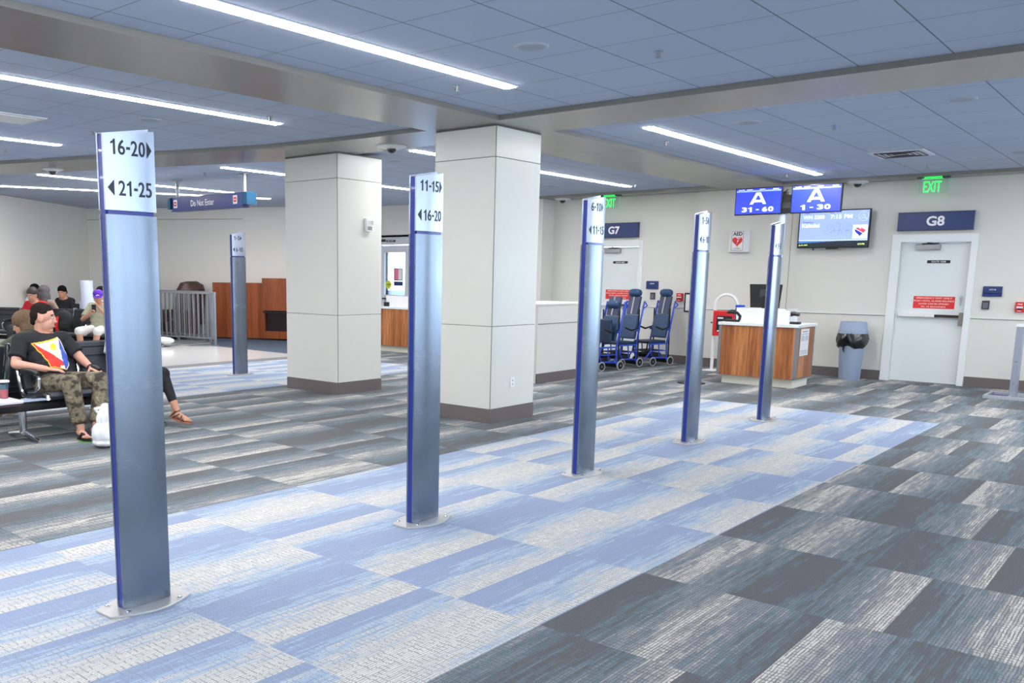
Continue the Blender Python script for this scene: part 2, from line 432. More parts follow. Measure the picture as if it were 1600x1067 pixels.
def soffit(name, poly, z=ZS, m_=SOFFIT):
    b = MB(); b.prism(poly, z, ZC - .001); return struct(b.build(name, m_, bevel=0))
soffit('trim_1', [(-6.68, -7), (-5.65, -7), (-5.65, 7.56), (-6.68, 7.62)])
soffit('trim_2', [(-6.68, 7.62), (-5.65, 7.56), (9.2, 7.56), (9.2, 8.45), (-5.6, 8.47), (-6.7, 8.5), (-9.6, 8.5), (-15.3, 6.7), (-20, 5.1), (-19.3, 4.2), (-13.8, 6.06), (-10.93, 6.92), (-9.2, 7.42), (-7.9, 7.56)])
soffit('trim_3', [(-6.72, 8.5), (-5.6, 8.47), (-5.62, 15.46), (-6.72, 15.46)])
soffit('trim_4', [(-10.5, 15.46), (9.2, 15.46), (9.2, 15.92), (-10.5, 15.92)])

def add_wall(name, boxes, m_=WALL):
    b = MB()
    for q in boxes: b.box(*q)
    return struct(b.build(name, m_))
# gate 8 wall with the door opening
add_wall('wall_back', [(-7.25, -3.82, YW, YW + .3, 0, ZC), (-2.80, -.9, YW, YW + .3, 0, ZC), (-.9, 9.2, YW, YW + .3, 0, .7), (-.9, 9.2, YW, YW + .3, 2.75, ZC)] + [(-1.0 + k * 2.45, -.85 + k * 2.45, YW, YW + .3, .7, 2.75) for k in range(1, 5)] + [(-3.82, -2.80, YW, YW + .3, 2.21, ZC)])
YG = 15.97
add_wall('wall_back', [(-10.6, -9.44, YG, YG + .3, 0, ZC), (-8.46, -7.25, YG, YG + .3, 0, ZC), (-9.44, -8.46, YG, YG + .3, 2.25, ZC)])
add_wall('wall_back', [(-15.2, -10.6, 15.55, 15.9, 2.5, ZC), (-13.2, -10.6, 15.55, 15.9, 0, 2.5)], WALL2)
def wall_seg(name, p, q, m_, t=.2, z0=0, z1=ZC, off=0):
    p, q = Vector(p), Vector(q); d = (q - p).normalized(); n = Vector((-d.y, d.x)) * t
    b = MB(); b.prism([tuple(p), tuple(q), tuple(q + n), tuple(p + n)], z0, z1)
    return struct(b.build(name, m_))
P0, P1, P2, P3 = (-16.4, 3.55), (-22.3, 11.8), (-17.2, 14.4), (-15.2, 15.6)
wall_seg('wall_left', P0, P1, WALL2, -.2); wall_seg('wall_left', P1, P2, WALL2, .2); wall_seg('wall_left', P2, P3, WALL2, .2)
add_wall('wall_left', [(-16.6, -16.4, -7, 3.7, 0, ZC)], WALL2)
add_wall('wall_front', [(-17, 9.2, -7.2, -7, 0, ZC)], WALL)
# unseen window wall to the right, feeding pylon reflections: sill, head and piers
pieces = [(9.0, 9.25, -7, 16.2, 0, .55), (9.0, 9.25, -7, 16.2, 2.75, ZC)]
for k in range(9): pieces.append((9.0, 9.25, -7 + k * 2.8, -6.65 + k * 2.8, .55, 2.75))
add_wall('wall_right', pieces)
for k in range(8):
    y0 = -6.65 + k * 2.8; y1 = y0 + 2.45
    b = MB(); b.box(9.08, 9.16, y0, y1, .55, .61); b.box(9.08, 9.16, y0, y1, 2.69, 2.75); b.box(9.08, 9.16, y0, y0 + .05, .61, 2.69); b.box(9.08, 9.16, y1 - .05, y1, .61, 2.69); b.box(9.08, 9.16, y0 + 1.2, y0 + 1.25, .61, 2.69)
    f = struct(b.build('window_%d' % (k + 1), GREYM))
    b = MB(); b.box(9.11, 9.125, y0 + .05, y1 - .05, .61, 2.69); b.build('pane', GLASS, f)

for k in range(4):  # added unseen windows, so the steel pylons reflect bright above and dark below
    x0 = -.9 + k * 2.45 + (.05 if k else 0); x1 = -1.0 + (k + 1) * 2.45
    b = MB(); b.box(x0, x1, YW + .08, YW + .16, .7, .76); b.box(x0, x1, YW + .08, YW + .16, 2.69, 2.75); b.box(x0, x0 + .05, YW + .08, YW + .16, .76, 2.69); b.box(x1 - .05, x1, YW + .08, YW + .16, .76, 2.69)
    f = struct(b.build('window_%d' % (k + 9), GREYM))
    b = MB(); b.box(x0 + .05, x1 - .05, YW + .11, YW + .125, .76, 2.69); b.build('pane', GLASS, f)

# low wall with ledge beside the transport chairs
b = MB(); b.box(-8.6, -7.55, 11.2, 12.95, 0, 1.18); b.box(-8.62, -7.53, 11.18, 12.97, 1.18, 1.2); struct(b.build('wall_side', COLP), None)
b = MB(); b.box(-7.549, -7.54, 11.2, 12.95, .897, .905); struct(b.build('trim_5', JOINT))
b = MB(); b.box(-7.56, -7.535, 11.2, 12.96, 0, .15); struct(b.build('baseboard_side', BASEB))
# wainscot rails, grooves, base boards
def strip(name, x0, x1, y, z0, z1, m_, t=.012):
    b = MB(); b.box(x0, x1, y - t, y, z0, z1); return struct(b.build(name, m_))
for x0, x1, y in ((-7.25, -3.95, YW), (-2.75, 9, YW), (-10.6, -9.57, YG), (-8.38, -7.26, YG)):
    strip('trim_6', x0, x1, y, 1.052, 1.062, TRIMW, .02); strip('trim_7', x0, x1, y, 1.044, 1.050, JOINT, .004)
    strip('baseboard_back', x0, x1, y, 0, .155, BASEB, .014)
for x in (-5.55,): b = MB(); b.box(x, x + .006, YW - .003, YW, .16, ZS); struct(b.build('trim_8', JOINT))
b = MB(); b.box(-10.6, -10.45, 15.55, YG, 0, ZC); struct(b.build('wall_side', WALL))
# joints on the far left walls
for p, q in ((P0, P1), (P1, P2)):
    o = wall_seg('trim_9', p, q, JOINT, -.006 if False else (.006 if p == P0 else -.006), 1.09, 1.105)
d_ = (Vector(P2) - Vector(P1)).normalized()
wall_seg('trim_10', P1, tuple(Vector(P1) + d_ * 4.6), JOINT, -.006, 2.93, 2.94)

# ------------------------------------------------------------------ doors G7, G8
def gate_door(n, x0, y, door_number):
    """x0 = left outer edge of the frame, y = wall face"""
    W = 1.19
    root = sempty('door_%d' % n, (x0, y, 0))
    b = MB()
    b.box(0, .13, -.02, .12, 0, 2.33); b.box(W - .05 - .04, W, -.02, .12, 0, 2.33); b.box(.13, W - .09, -.02, .12, 2.21, 2.33)
    b.box(.13, .15, .05, .12, 0, 2.21)
    b.build('door_frame', TRIMW, root, bevel=.004)
    b = MB(); b.box(.15, W - .092, .07, .115, .012, 2.205); b.build('door_leaf', DOORW, root)
    b = MB(); b.box(.15, W - .092, .05, .12, 0, .012); b.build('threshold', GREYM, root)
    b = MB(); b.box(.33, .68, .0, .07, 2.09, 2.17); c = b.build('door_closer', GREYM, root, bevel=.006)
    b = MB(); b.tube([(.42, .03, 2.18), (.66, .01, 2.19), (.50, .0, 2.2)], .008, 6); b.build('closer_arm', DARKG, c)
    b = MB(); b.box(.18, .56, -.01, .07, 1.045, 1.095); b.box(.56, .70, -.012, .07, 1.045, 1.095); pb = b.build('push_bar', WHITE, root, bevel=.008)
    b = MB(); b.box(.70, 1.06, -.005, .05, 1.05, 1.088); b.build('bar_insert', mat('dark_bronze', (58, 44, 42), .4, metal=.5), pb)
    b = MB(); b.box(1.035, 1.10, -.02, .07, .93, 1.13); b.build('bar_latch', mat('aged_steel', (142, 138, 128), .35, metal=.8), pb, bevel=.008)
    b = MB(); b.lathe([(.022, 0), (.022, .02), (.012, .03)], 12, M=Matrix.Translation((1.03, .07, 1.36)) @ Matrix.Rotation(R(90), 4, 'X')); b.box(1.02, 1.04, .055, .07, 1.24, 1.33); b.build('lock_cylinder', CHROME, root)
    b = MB(); b.box(.37, .95, .066, .0695, 1.18, 1.37); s_ = b.build('warning_sticker', RED2, root)
    for i, tx in enumerate(('EMERGENCY EXIT ONLY', 'PUSH UNTIL ALARM SOUNDS', 'DOOR CAN BE OPENED', 'IN 15 SECONDS')):
        text(tx, mat('sticker_pale', (250, 214, 208), .6), s_, (.66, .0645, 1.343 - i * .045), w=(.5, .56, .42, .34)[i], h=.024)
    b = MB(); b.box(.51, .83, .062, .0695, 1.885, 1.93); s_ = b.build('name_plate', BLACK, root)
    text(door_number, WHITEG, s_, (.67, .0605, 1.908), w=.2, h=.022)
    return root
gate_door(1, -3.95, YW, 'GATE G08'); gate_door(2, -9.57, YG, 'GATE G07')

def gate_sign(x0, y, tx, lab):
    t = thing('gate_sign', lab, 'sign', (x0, y, 2.39))
    b = MB(); b.box(0, 1.04, -.09, 0, 0, .27); b.build('sign_panel', NAVY, t, bevel=.004)
    b = MB(); b.box(-.006, 1.046, -.088, -.004, -.006, 0); b.box(-.006, 1.046, -.088, -.004, .27, .276); b.build('sign_edge', mat('navy_edge', (24, 34, 66), .4), t)
    text(tx, WHITEG, t, (.53, -.0915, .135), w=.25, h=.15, bold=.03)
gate_sign(-3.88, YW, 'G8', 'long navy blue wall sign reading G8 above the white door on the right')
gate_sign(-9.52, YG, 'G7', 'long navy blue wall sign reading G7 above the door behind the blue transport chairs')

def exit_sign(x, y, lab):
    t = thing('exit_sign', lab, 'sign', (x, y, ZS))
    b = MB(); b.box(-.22, .22, -.05, .05, -.02, 0); b.build('ceiling_plate', DARKG, t)
    b = MB(); b.box(-.16, .12, -.03, .03, -.022, .0); b.box(-.12, .12, -.055, .055, -.012, -.002); b.build('green_reflection', GREENE, t)  # glowing bar stands in for the sign's green reflection at the ceiling
    b = MB(); b.box(-.2, .2, -.004, .004, -.245, -.02); b.build('clear_panel', PLASTIC, t, bevel=.002)
    b = MB(); b.box(-.2, -.197, -.006, .006, -.245, -.02); b.box(.197, .2, -.006, .006, -.245, -.02); b.box(-.2, .2, -.006, .006, -.248, -.244); b.build('panel_edge', mat('edge_light', (200, 230, 215), .3), t)
    text('EXIT', GREENE, t, (-.01, -.009, -.14), w=.24, h=.16, bold=.0)
exit_sign(-3.40, 15.62, 'green lit EXIT sign hanging above the G8 sign')
exit_sign(-8.95, 15.62, 'green lit EXIT sign hanging above the G7 sign, partly behind a pylon')

def wall_plate(x, z, lab, tx, w_=.25, h_=.155, y=YW):
    t = thing('gate_plaque', lab, 'plaque', (x, y, z))
    b = MB(); b.prism([(0, 0), (-.03, .005), (-.012, .045), (-.022, .055), (-.022, h_ - .015), (0, h_)], 0, w_, 'x'); b.build('plaque_body', NAVY, t)
    text(tx, WHITEG, t, (w_ / 2, -.024, h_ * .68), w=.09, h=.02)
    return t
wall_plate(-2.63, 1.385, 'small navy tactile plaque right of the G8 door', 'GATE G8')
wall_plate(-8.27, 1.395, 'small navy tactile plaque right of the G7 door', 'GATE G7', y=YG)
def keypad(x, z, lab, y=YW):
    t = thing('card_reader', lab, 'card reader', (x, y, z))
    b = MB(); b.box(0, .095, -.035, 0, 0, .13); b.build('reader_body', mat('reader_plum', (60, 50, 66), .5), t, bevel=.006)
    b = MB()
    for i in range(3):
        for j in range(4): b.box(.018 + i * .022, .034 + i * .022, -.038, -.034, .02 + j * .021, .035 + j * .021)
    b.build('keys', mat('reader_keys', (140, 140, 150), .5), t)
keypad(-2.62, 1.195, 'small dark keypad card reader below the G8 plaque')
keypad(-8.17, 1.2, 'small dark keypad card reader below the G7 plaque', YG)
def fire_pull(x, z, lab, y=YW):
    t = thing('fire_alarm_station', lab, 'fire alarm', (x, y, z))
    b = MB(); b.box(0, .12, -.05, 0, 0, .15); b.build('alarm_body', RED, t, bevel=.006)
    b = MB(); b.box(.02, .1, -.062, -.049, .06, .085); b.build('pull_handle', WHITE, t)
    b = MB(); b.box(.03, .09, -.053, -.049, .035, .055); b.build('glass_strip', BLACK, t)
    text('FIRE', WHITEG, t, (.06, -.052, .118), w=.06, h=.02)
    text('PULL', WHITEG, t, (.06, -.052, .02), w=.05, h=.014)
fire_pull(-2.19, 1.165, 'red fire alarm pull station at the right edge beyond the G8 plaque')
fire_pull(-7.62, 1.18, 'red fire alarm pull station near the right-hand transport chair', YG)
t = thing('wall_display_case', 'narrow black framed case on the wall, mostly behind the fourth pylon', 'display case', (-7.46, YG, .98))
b = MB(); b.box(0, .18, -.04, 0, 0, .36); b.build('frame', BLACK, t, bevel=.004); b = MB(); b.box(.03, .15, -.043, -.038, .03, .33); b.build('insert', WHITE, t)

# ------------------------------------------------------------------ columns
def column(x0, y0, lab, h=ZS, w_=.84, d_=.83):
    """x1,y0 is the corner nearest the camera"""
    t = thing('column', lab, 'column', (x0, y0, 0))
    j = [.157, 1.065, 2.845, h - .012]
    b = MB()
    for z0, z1 in zip(j, j[1:]): b.box(-w_, 0, 0, d_, z0 + .003, z1 - .003)
    b.build('cladding_panels', COLP, t, bevel=.003)
    b = MB(); b.box(-w_ + .006, -.006, .006, d_ - .006, .15, h); b.build('joint_lines', JOINT, t)
    b = MB(); b.box(-w_ - .004, .004, -.004, d_ + .004, 0, .154); b.build('rubber_base', BASEB, t)
    b = MB(); b.tube([(0.002, -.002, .16), (.002, -.002, h - .02)], .004, 6); b.build('corner_bead', JOINT, t)
    return t
c1 = column(-5.8, 7.72, 'large cream panelled square column in the centre behind the second pylon')
c2 = column(-8.7, 8.17, 'cream panelled square column left of centre with a small white alarm on its side', w_=1.05, d_=.83)
t = thing('wall_outlet', 'white electrical outlet low on the right face of the central column', 'outlet', (-5.797, 8.12, .43))
b = MB(); b.box(0, .008, -.035, .035, -.055, .055); b.build('face_plate', WHITE, t, bevel=.002)
b = MB(); b.box(.007, .01, -.012, .012, .01, .035); b.box(.007, .01, -.012, .012, -.035, -.01); b.build('sockets', mat('outlet_grey', (190, 190, 188), .5), t)
t = thing('alarm_strobe', 'white fire alarm strobe high on the right face of the left column', 'alarm', (-8.697, 8.72, 2.27))
b = MB(); b.box(0, .05, -.06, .06, -.09, .09); b.build('strobe_body', WHITE, t, bevel=.01)
b = MB(); b.box(.045, .085, -.03, .035, .0, .05); b.build('strobe_lens', PLASTIC, t, bevel=.008); b = MB(); b.box(.05, .054, -.04, .04, -.07, -.02); b.build('speaker_grille', GREYM, t)

# ------------------------------------------------------------------ ceiling fixtures
def strip_light(x, y0, y1, lab, rz=0):
    L = y1 - y0
    t = thing('strip_light', lab, 'ceiling light', (x, y0, ZC), rz, 'linear ceiling lights')
    b = MB(); b.box(-.075, .075, -.01, L + .01, -.006, .0); b.build('housing', TRIMW, t)
    b = MB(); b.box(-.055, .055, 0, L, -.014, -.005); b.build('diffuser', LEDM, t)
    return t
Q = 'white linear ceiling light '
strip_light(-4.76, .72, 6.52, Q + 'nearest the camera, at the top of the view')
strip_light(-7.85, .7, 6.5, Q + 'at upper left, ending above the left column')
strip_light(-11.4, 0, 5.8, Q + 'short visible end at the left edge beside the first pylon')
strip_light(-15.08, 7.27, 11.6, Q + 'ending behind the Do Not Enter sign')
strip_light(-17.72, 7.78, 7.78 + 5.3, Q + 'farthest away, set askew behind the Do Not Enter sign', math.atan2(-2.15, 4.87))
strip_light(-11.65, 8.53, 14.3, Q + 'passing behind the left column')
strip_light(-8.05, 8.9, 14.68, Q + 'seen just right of the central column')
strip_light(-4.80, 9.1, 14.68, Q + 'beyond the cross beam, pointing at the G8 wall')
for x, y0, y1 in ((-1.35, .72, 6.52), (1.95, .72, 6.52), (5.2, .72, 6.52), (-1.6, -6, -.6), (2.2, -6, -.6), (5.4, -6, -.6), (-4.76, -6, -.6), (-.9, 9.1, 14.68), (2.6, 9.1, 14.68), (6, 9.1, 14.68), (-7.85, -6, -.6), (-11.4, -6, -.6), (-14.6, -5.2, .6), (-15.1, .9, 2.9)):  # last two are unseen extras, added to brighten the far left walls
    if x > -1.5 and y0 > 0 and x < 0 and y0 < 1: continue
    strip_light(x, y0, y1, 'unseen long white linear ceiling light in the part of the hall behind or beside the camera')
SPR = [((-3.21, 6.19), 'nearest, between the first long light and the cross beam'), ((-5.1, 6.2), 'below the end of the nearest long light'), ((-5.13, 10.2), 'beside the start of the light beyond the cross beam'), ((-3.22, 10.22), 'beyond the cross beam left of the right-hand speaker'), ((-3.24, 14.42), 'above the G8 exit sign'), ((-7.58, 6.16), 'by the end of the second long light'), ((-10.05, 5.53), 'directly left of the first pylon'), ((-12.42, 5.55), 'at the far left edge'), ((-7.8, 14.46), 'at the far end of the light near the G7 exit sign'), ((-5.18, 14.4), 'near the far end of the light above the left screen'), ((-12.57, 8.85), 'above the Do Not Enter sign'), ((-12.7, 12.99), 'seen between the two columns')]
sp0 = None
for (x, y), lab in SPR:
    if sp0 is None:
        t = sp0 = thing('sprinkler', '', 'sprinkler', (x, y, ZC), 0, 'ceiling sprinklers')
        b = MB(); b.lathe([(.045, -.006), (.045, 0)], 16); b.build('escutcheon', CHROME, t)
        b = MB(); b.lathe([(.012, -.05), (.014, -.006)], 10); b.lathe([(.03, -.062), (.03, -.058)], 12); b.tube([(-.018, 0, -.02), (-.024, 0, -.04), (-.006, 0, -.06)], .004, 6); b.tube([(.018, 0, -.02), (.024, 0, -.04), (.006, 0, -.06)], .004, 6); b.build('sprinkler_head', GREYM, t)
    else: t = copy_tree(sp0); t.location = (x, y, ZC)
    t.scale = (.75,) * 3; t['label'] = 'small metal ceiling sprinkler ' + lab
SPK = [((-3.84, 5.5), 'nearest, right of the first long light'), ((-3.85, 9.49), 'just beyond the cross beam'), ((-1.9, 9.46), 'at upper right beyond the cross beam'), ((-8.99, 9.57), 'seen between the columns'), ((-9.11, 13.81), 'seen just right of the central column under the light'), ((-12.59, 9.53), 'left of the left column above the sign'), ((-13.05, 6.22), 'at far left above the camera dome'), ((-2.02, 13.7), 'at the right edge beyond the air vent'), ((-8.76, 5.49), 'above the first pylon')]
k0 = None
for (x, y), lab in SPK:
    if k0 is None:
        t = k0 = thing('ceiling_speaker', '', 'speaker', (x, y, ZC), 0, 'round ceiling speakers')
        b = MB(); b.lathe([(.115, -.008), (.125, 0)], 28); b.build('speaker_ring', mat('speaker_ring', (176, 184, 198), .7), t)
        b = MB(); b.lathe([(.095, -.011), (.1, -.007)], 28); b.build('speaker_grille', mat('speaker_grille', (160, 168, 182), .8), t)
    else: t = copy_tree(k0); t.location = (x, y, ZC)
    t['label'] = 'round flush ceiling speaker ' + lab
t = thing('air_vent', 'square louvred air vent in the ceiling above the G8 sign', 'vent', (-3.22, 12.93, ZC))
b = MB(); b.box(-.32, .32, -.33, .33, -.012, 0); b.build('vent_frame', mat('vent_white', (206, 212, 222), .5), t)
b = MB()
for k in range(4): r0 = .26 - k * .06; [b.box(*q, -.02, -.01) for q in ((-r0, r0, -r0, -r0 + .012), (-r0, r0, r0 - .012, r0), (-r0, -r0 + .012, -r0, r0), (r0 - .012, r0, -r0, r0))]
b.build('louvres', DARKG, t)
t = thing('ceiling_diffuser', 'pale square ceiling air diffuser at the upper left edge', 'vent', (-9.87, 4.43, ZC))
b = MB(); b.box(-.3, .3, -.32, .32, -.01, 0); b.build('diffuser_frame', TRIMW, t); b = MB(); b.box(-.22, .22, -.24, .24, -.016, -.009); b.build('diffuser_face', WHITE, t)
def dome(x, y, z, lab, plate=.16):
    t = thing('security_camera', lab, 'camera', (x, y, z), 0)
    b = MB(); b.lathe([(plate * .55, -.035), (plate, -.012), (plate, 0)], 24); b.build('mount_plate', TRIMW, t, smooth=True)
    b = MB(); b.ell((0, 0, -.035), (.062, .062, .055)); b.build('smoked_dome', mat('smoked_dome', (12, 12, 16), .08, spec=1), t, smooth=True)
dome(-7.78, 8.22, ZS, 'black dome security camera on a white disc between the two columns', .19)
dome(-13.73, 6.85, ZS - .0, 'black dome security camera on the far left beam beside the first pylon')
dome(-10.1, 15.72, ZS, 'dark dome security camera on the ledge left of the third pylon')
dome(-4.5, 15.67, ZS, 'dark dome security camera between the TV and the G8 exit sign')

# ------------------------------------------------------------------ boarding pylons
def lens(h2, t_end, t_mid, n=12, side=1):
    pts = []
    for i in range(n + 1):
        y = -h2 + 2 * h2 * i / n; k = 1 - (y / h2) ** 2
        pts.append((side * (t_end + (t_mid - t_end) * k), y))
    return pts
def pylon(x, y, a, bb, lab, full=True):
    t = thing('boarding_pylon', lab, 'pylon', (x, y, 0), 0, 'numbered boarding pylons')
    b = MB()
    o = [(.065, -.22), *[(.065 + .075 * math.cos(th) ** 1.0, -.22 + .44 * (i / 10)) for i, th in enumerate([-PI / 2 + PI * i / 10 for i in range(11)])][1:-1], (.065, .22)]
    o2 = [(-px, -py) for px, py in o]
    b.prism(o + o2, 0, .012); b.build('base_plate', PLATE, t, bevel=.002)
    for sx, sy in ((-.075, -.155), (.075, -.13), (.075, .15), (-.075, .13)):
        b = MB(); b.lathe([(.013, .012), (.013, .017), (.008, .021)], 10, c=(sx, sy, 0)); b.build('bolt', CHROME, t, smooth=True)
    H2 = .127; T0, T1 = .030, .041; GAP0, GAP1 = 1.855, 1.874
    def panel(side, z0, z1a, z1b, name, m_):
        out = lens(H2, T0, T1, 12, side); inn = lens(H2, T0 - .012, T0 - .011, 12, side)
        bm = bmesh.new(); n = len(out); vo = []
        def zt(y): return z1a + (z1b - z1a) * (y + H2) / (2 * H2)
        bot_o = [bm.verts.new((px, py, z0)) for px, py in out]; top_o = [bm.verts.new((px, py, zt(py))) for px, py in out]
        bot_i = [bm.verts.new((px, py, z0)) for px, py in inn]; top_i = [bm.verts.new((px, py, zt(py))) for px, py in inn]
        for i in range(n - 1):
            bm.faces.new((bot_o[i], bot_o[i + 1], top_o[i + 1], top_o[i])); bm.faces.new((bot_i[i], bot_i[i + 1], top_i[i + 1], top_i[i]))
            bm.faces.new((top_o[i], top_o[i + 1], top_i[i + 1], top_i[i])); bm.faces.new((bot_o[i], bot_o[i + 1], bot_i[i + 1], bot_i[i]))
        for e in (0, n - 1): bm.faces.new((bot_o[e], top_o[e], top_i[e], bot_i[e]))
        q = MB(); q.bm.free(); q.bm = bm
        return q.build(name, m_, t, smooth=True)
    fp = panel(1, .012, GAP0, GAP0, 'front_panel', STEEL); sp_ = panel(1, GAP1, 2.20, 2.235, 'sign_panel', STEELS)
    panel(-1, .012, GAP0, GAP0, 'rear_panel', STEEL); panel(-1, GAP1, 2.205, 2.25, 'rear_sign_panel', STEELS)
    b = MB(); b.prism([(-H2 + .002, .012), (H2 - .012, .012), (H2 - .012, 2.222), (-H2 + .002, 2.195)], -.018, .018, 'x'); b.prism(lens(H2 - .012, T0 - .004, T1 - .008) + lens(H2 - .012, T0 - .004, T1 - .008, side=-1)[::-1], GAP0 - .003, GAP1 + .003); b.build('blue_core', BLUE, t)
    def xs(yy): k = 1 - (yy / H2) ** 2; return T0 + (T1 - T0) * k
    def curved(o):
        off = o.location.copy()
        for v in o.data.vertices:
            v.co.x += xs(v.co.y + off.y)
    if a:
        o = numerals(a, INK, sp_, (.0006, 0, 2.148), w=.033 * len(a) + .004, h=.066, face=FACE_X, bold=.012, depth=.001); o.location.y = -.095 + (.033 * len(a) + .004) / 2; curved(o)
        e = -.095 + .033 * len(a) + .014
        b = MB(); b.prism([(e, 2.112), (e + .026, 2.148), (e, 2.184)], .0, .0014, 'x'); o = b.build('arrow', INK, sp_); o.location.x = .0004; curved(o)
    if bb:
        b = MB(); b.prism([(-.085, 1.97), (-.118, 1.97), (-.085, 2.0)][0:0] + [(-.085, 1.936), (-.085, 2.006), (-.115, 1.971)], 0, .0014, 'x'); o = b.build('arrow', INK, sp_); o.location.x = .0004; curved(o)
        wd = .033 * len(bb) + .004
        o = numerals(bb, INK, sp_, (.0006, -.065 + wd / 2, 1.971), w=wd, h=.066, face=FACE_X, bold=.012, depth=.001); curved(o)
    return t
PY = 'brushed steel blue-edged boarding pylon reading '
pylon(-3.745, 2.215, '16-20', '21-25', PY + '16-20 and 21-25, nearest')
pylon(-3.745, 4.275, '11-15', '16-20', PY + '11-15 and 16-20, before the central column')
pylon(-3.745, 6.285, '6-10', '11-15', PY + '6-10 and 11-15, third')
pylon(-3.745, 8.30, '1-5', '6-10', PY + '1-5 and 6-10, fourth')
pylon(-3.745, 10.25, None, '1-5', PY + '1-5 only, before the podium')
pylon(-11.57, 8.72, '1-5', '6-10', PY + '1-5 and 6-10, alone left of the columns')

# ------------------------------------------------------------------ gate podium
def podium(x0, y0, lab, wdt=1.16, notice=True):
    t = thing('gate_podium', lab, 'podium', (x0, y0, 0))
    W, D = wdt, .78
    b = MB(); b.box(.04, W - .04, .08, D - .05, 0, .135); b.build('plinth', mat('cream_plinth', (226, 224, 208), .5), t)
    b = MB(); b.box(.0, W, .0, D, .135, .905); b.build('cabinet', WOOD, t)
    b = MB()
    b.box(-.022, .022, -.004, .03, .135, .905); b.build('metal_corner', GREYM, t)
    b = MB(); b.box(W - .022, W + .022, -.004, .05, .15, .905); b.box(W - .022, W + .0215, .0, D, .135, .15); b.build('metal_corner', GREYM, t)
    b = MB(); b.box(W - .03, W + .004, D - .03, D + .004, .15, .905); b.build('metal_corner', GREYM, t)
    b = MB(); b.box(-.03, W + .03, -.03, D + .03, .905, .95); b.build('countertop', TRIMW, t, bevel=.005)
    b = MB(); b.box(.17, .95, .12, .14, .95, 1.17); b.box(.17, .19, .12, .6, .95, 1.17); b.box(.93, .95, .12, .6, .95, 1.17); b.box(.82, 1.0, .10, .14, .95, 1.15); b.build('privacy_screen', WHITE, t, bevel=.003)
    if notice:
        b = MB(); b.box(W + .0045, W + .007, .16, .52, .48, .88); n_ = b.build('paper_notice', WHITE, t)
        b = MB()
        for i in range(9): b.box(W + .0068, W + .0078, .19, .49, .56 - i * .008, .562 - i * .008)
        for c_ in range(2):
            for i in range(5): b.box(W + .0068, W + .0078, .19 + c_ * .17, .32 + c_ * .17, .77 - i * .016, .776 - i * .016)
        b.box(W + .0068, W + .0078, .22, .46, .835, .845); b.box(W + .0068, W + .0078, .19, .49, .80, .806)
        b.build('printed_lines', mat('print_blue', (120, 128, 160), .7), n_)
    return t
podium(-5.68, 13.46, 'zebra wood gate podium with white top and paper notice, beside the last pylon')
podium(-13.36, 13.66, 'zebra wood gate podium with white top seen between the two columns', notice=False)
def desk_monitor(x, y, z, lab, rz=0):
    t = thing('computer_monitor', lab, 'monitor', (x, y, z), rz)
    b = MB(); b.lathe([(.12, 0), (.12, .012)], 20); b.build('monitor_base', BLACKM, t)
    b = MB(); b.box(-.03, .03, .0, .03, .01, .4); b.build('monitor_stand', BLACKM, t)
    b = MB(); b.prism([(.22, .0), (-.22, .0), (-.25, .36), (.25, .36)], .0, .03, 'z', M=Matrix.Translation((0, .05, .22)) @ Matrix.Rotation(R(90), 4, 'X') @ Matrix.Translation((0, 0, 0))); b.build('display', BLACK, t, bevel=.006)
    b = MB(); b.box(-.08, .08, .005, .03, .38, .5); b.build('rear_cover', DARKG, t, bevel=.01)
desk_monitor(-5.18, 13.85, .95, 'black computer monitor on the podium by the last pylon, seen from behind')
desk_monitor(-12.28, 14.1, .95, 'black computer monitor on the far podium between the columns, seen from behind')
def scanner(x, y, z, rz, lab):
    t = thing('boarding_pass_scanner', lab, 'scanner', (x, y, z), rz)
    b = MB(); b.box(-.13, .11, -.06, .06, 0, .035); b.build('scanner_base', BLACK, t, bevel=.01)
    b = MB(); b.tube([(-.12, 0, .03), (-.13, 0, .09), (-.08, 0, .14), (.02, 0, .155), (.09, 0, .14)], [.05, .05, .05, .04, .03], 12, flat=.8); b.build('scanner_head', BLACK, t, smooth=True)
scanner(-4.66, 13.65, .95, 0, 'black boarding pass scanner on the right end of the podium')
scanner(-5.56, 13.62, .95, 3.14, 'black boarding pass scanner on the left end of the podium')
t = thing('stapler', 'small blue desk item on top of the podium screen at its left', 'desk item', (-5.60, 13.98, .95)); b = MB(); b.box(-.07, .07, -.03, .03, 0, .25); b.build('stapler_body', BLUEF, t, bevel=.01)
t = thing('card_machine', 'small dark card machine on the left end of the far podium', 'card machine', (-13.15, 13.8, .95)); b = MB(); b.box(-.07, .07, -.05, .05, 0, .09); b.build('machine_body', BLACK, t, bevel=.01)

# monitors on a pole above the podium
t = thing('monitor_pole', 'pale steel pole behind the podium carrying the two blue boarding screens', 'pole', (-5.2, 14.42, 0))
b = MB(); b.lathe([(.22, 0), (.22, .015), (.06, .03)], 24); b.build('pole_base', GREYM, t)
b = MB(); b.lathe([(.055, .02), (.055, 2.62)], 20); b.build('pole_shaft', mat('pale_steel', (196, 208, 220), .35, metal=.6), t, smooth=True)
b = MB(); b.box(-.35, .5, -.1, -.05, 2.7, 2.78); b.build('cross_bracket', DARKG, t); b = MB(); b.box(-.05, .05, -.05, .05, 2.61, 2.96); b.build('upper_mast', DARKG, t); b = MB(); b.box(-.0, .16, -.09, -.051, 2.62, 2.9); b.build('media_box', BLACK, t)
b = MB(); b.tube([(-.15, -.06, 2.9), (-.05, -.08, 2.96), (.0, -.08, 2.92), (.08, -.08, 2.98)], .008, 6); b.build('cable', BLACK, t)
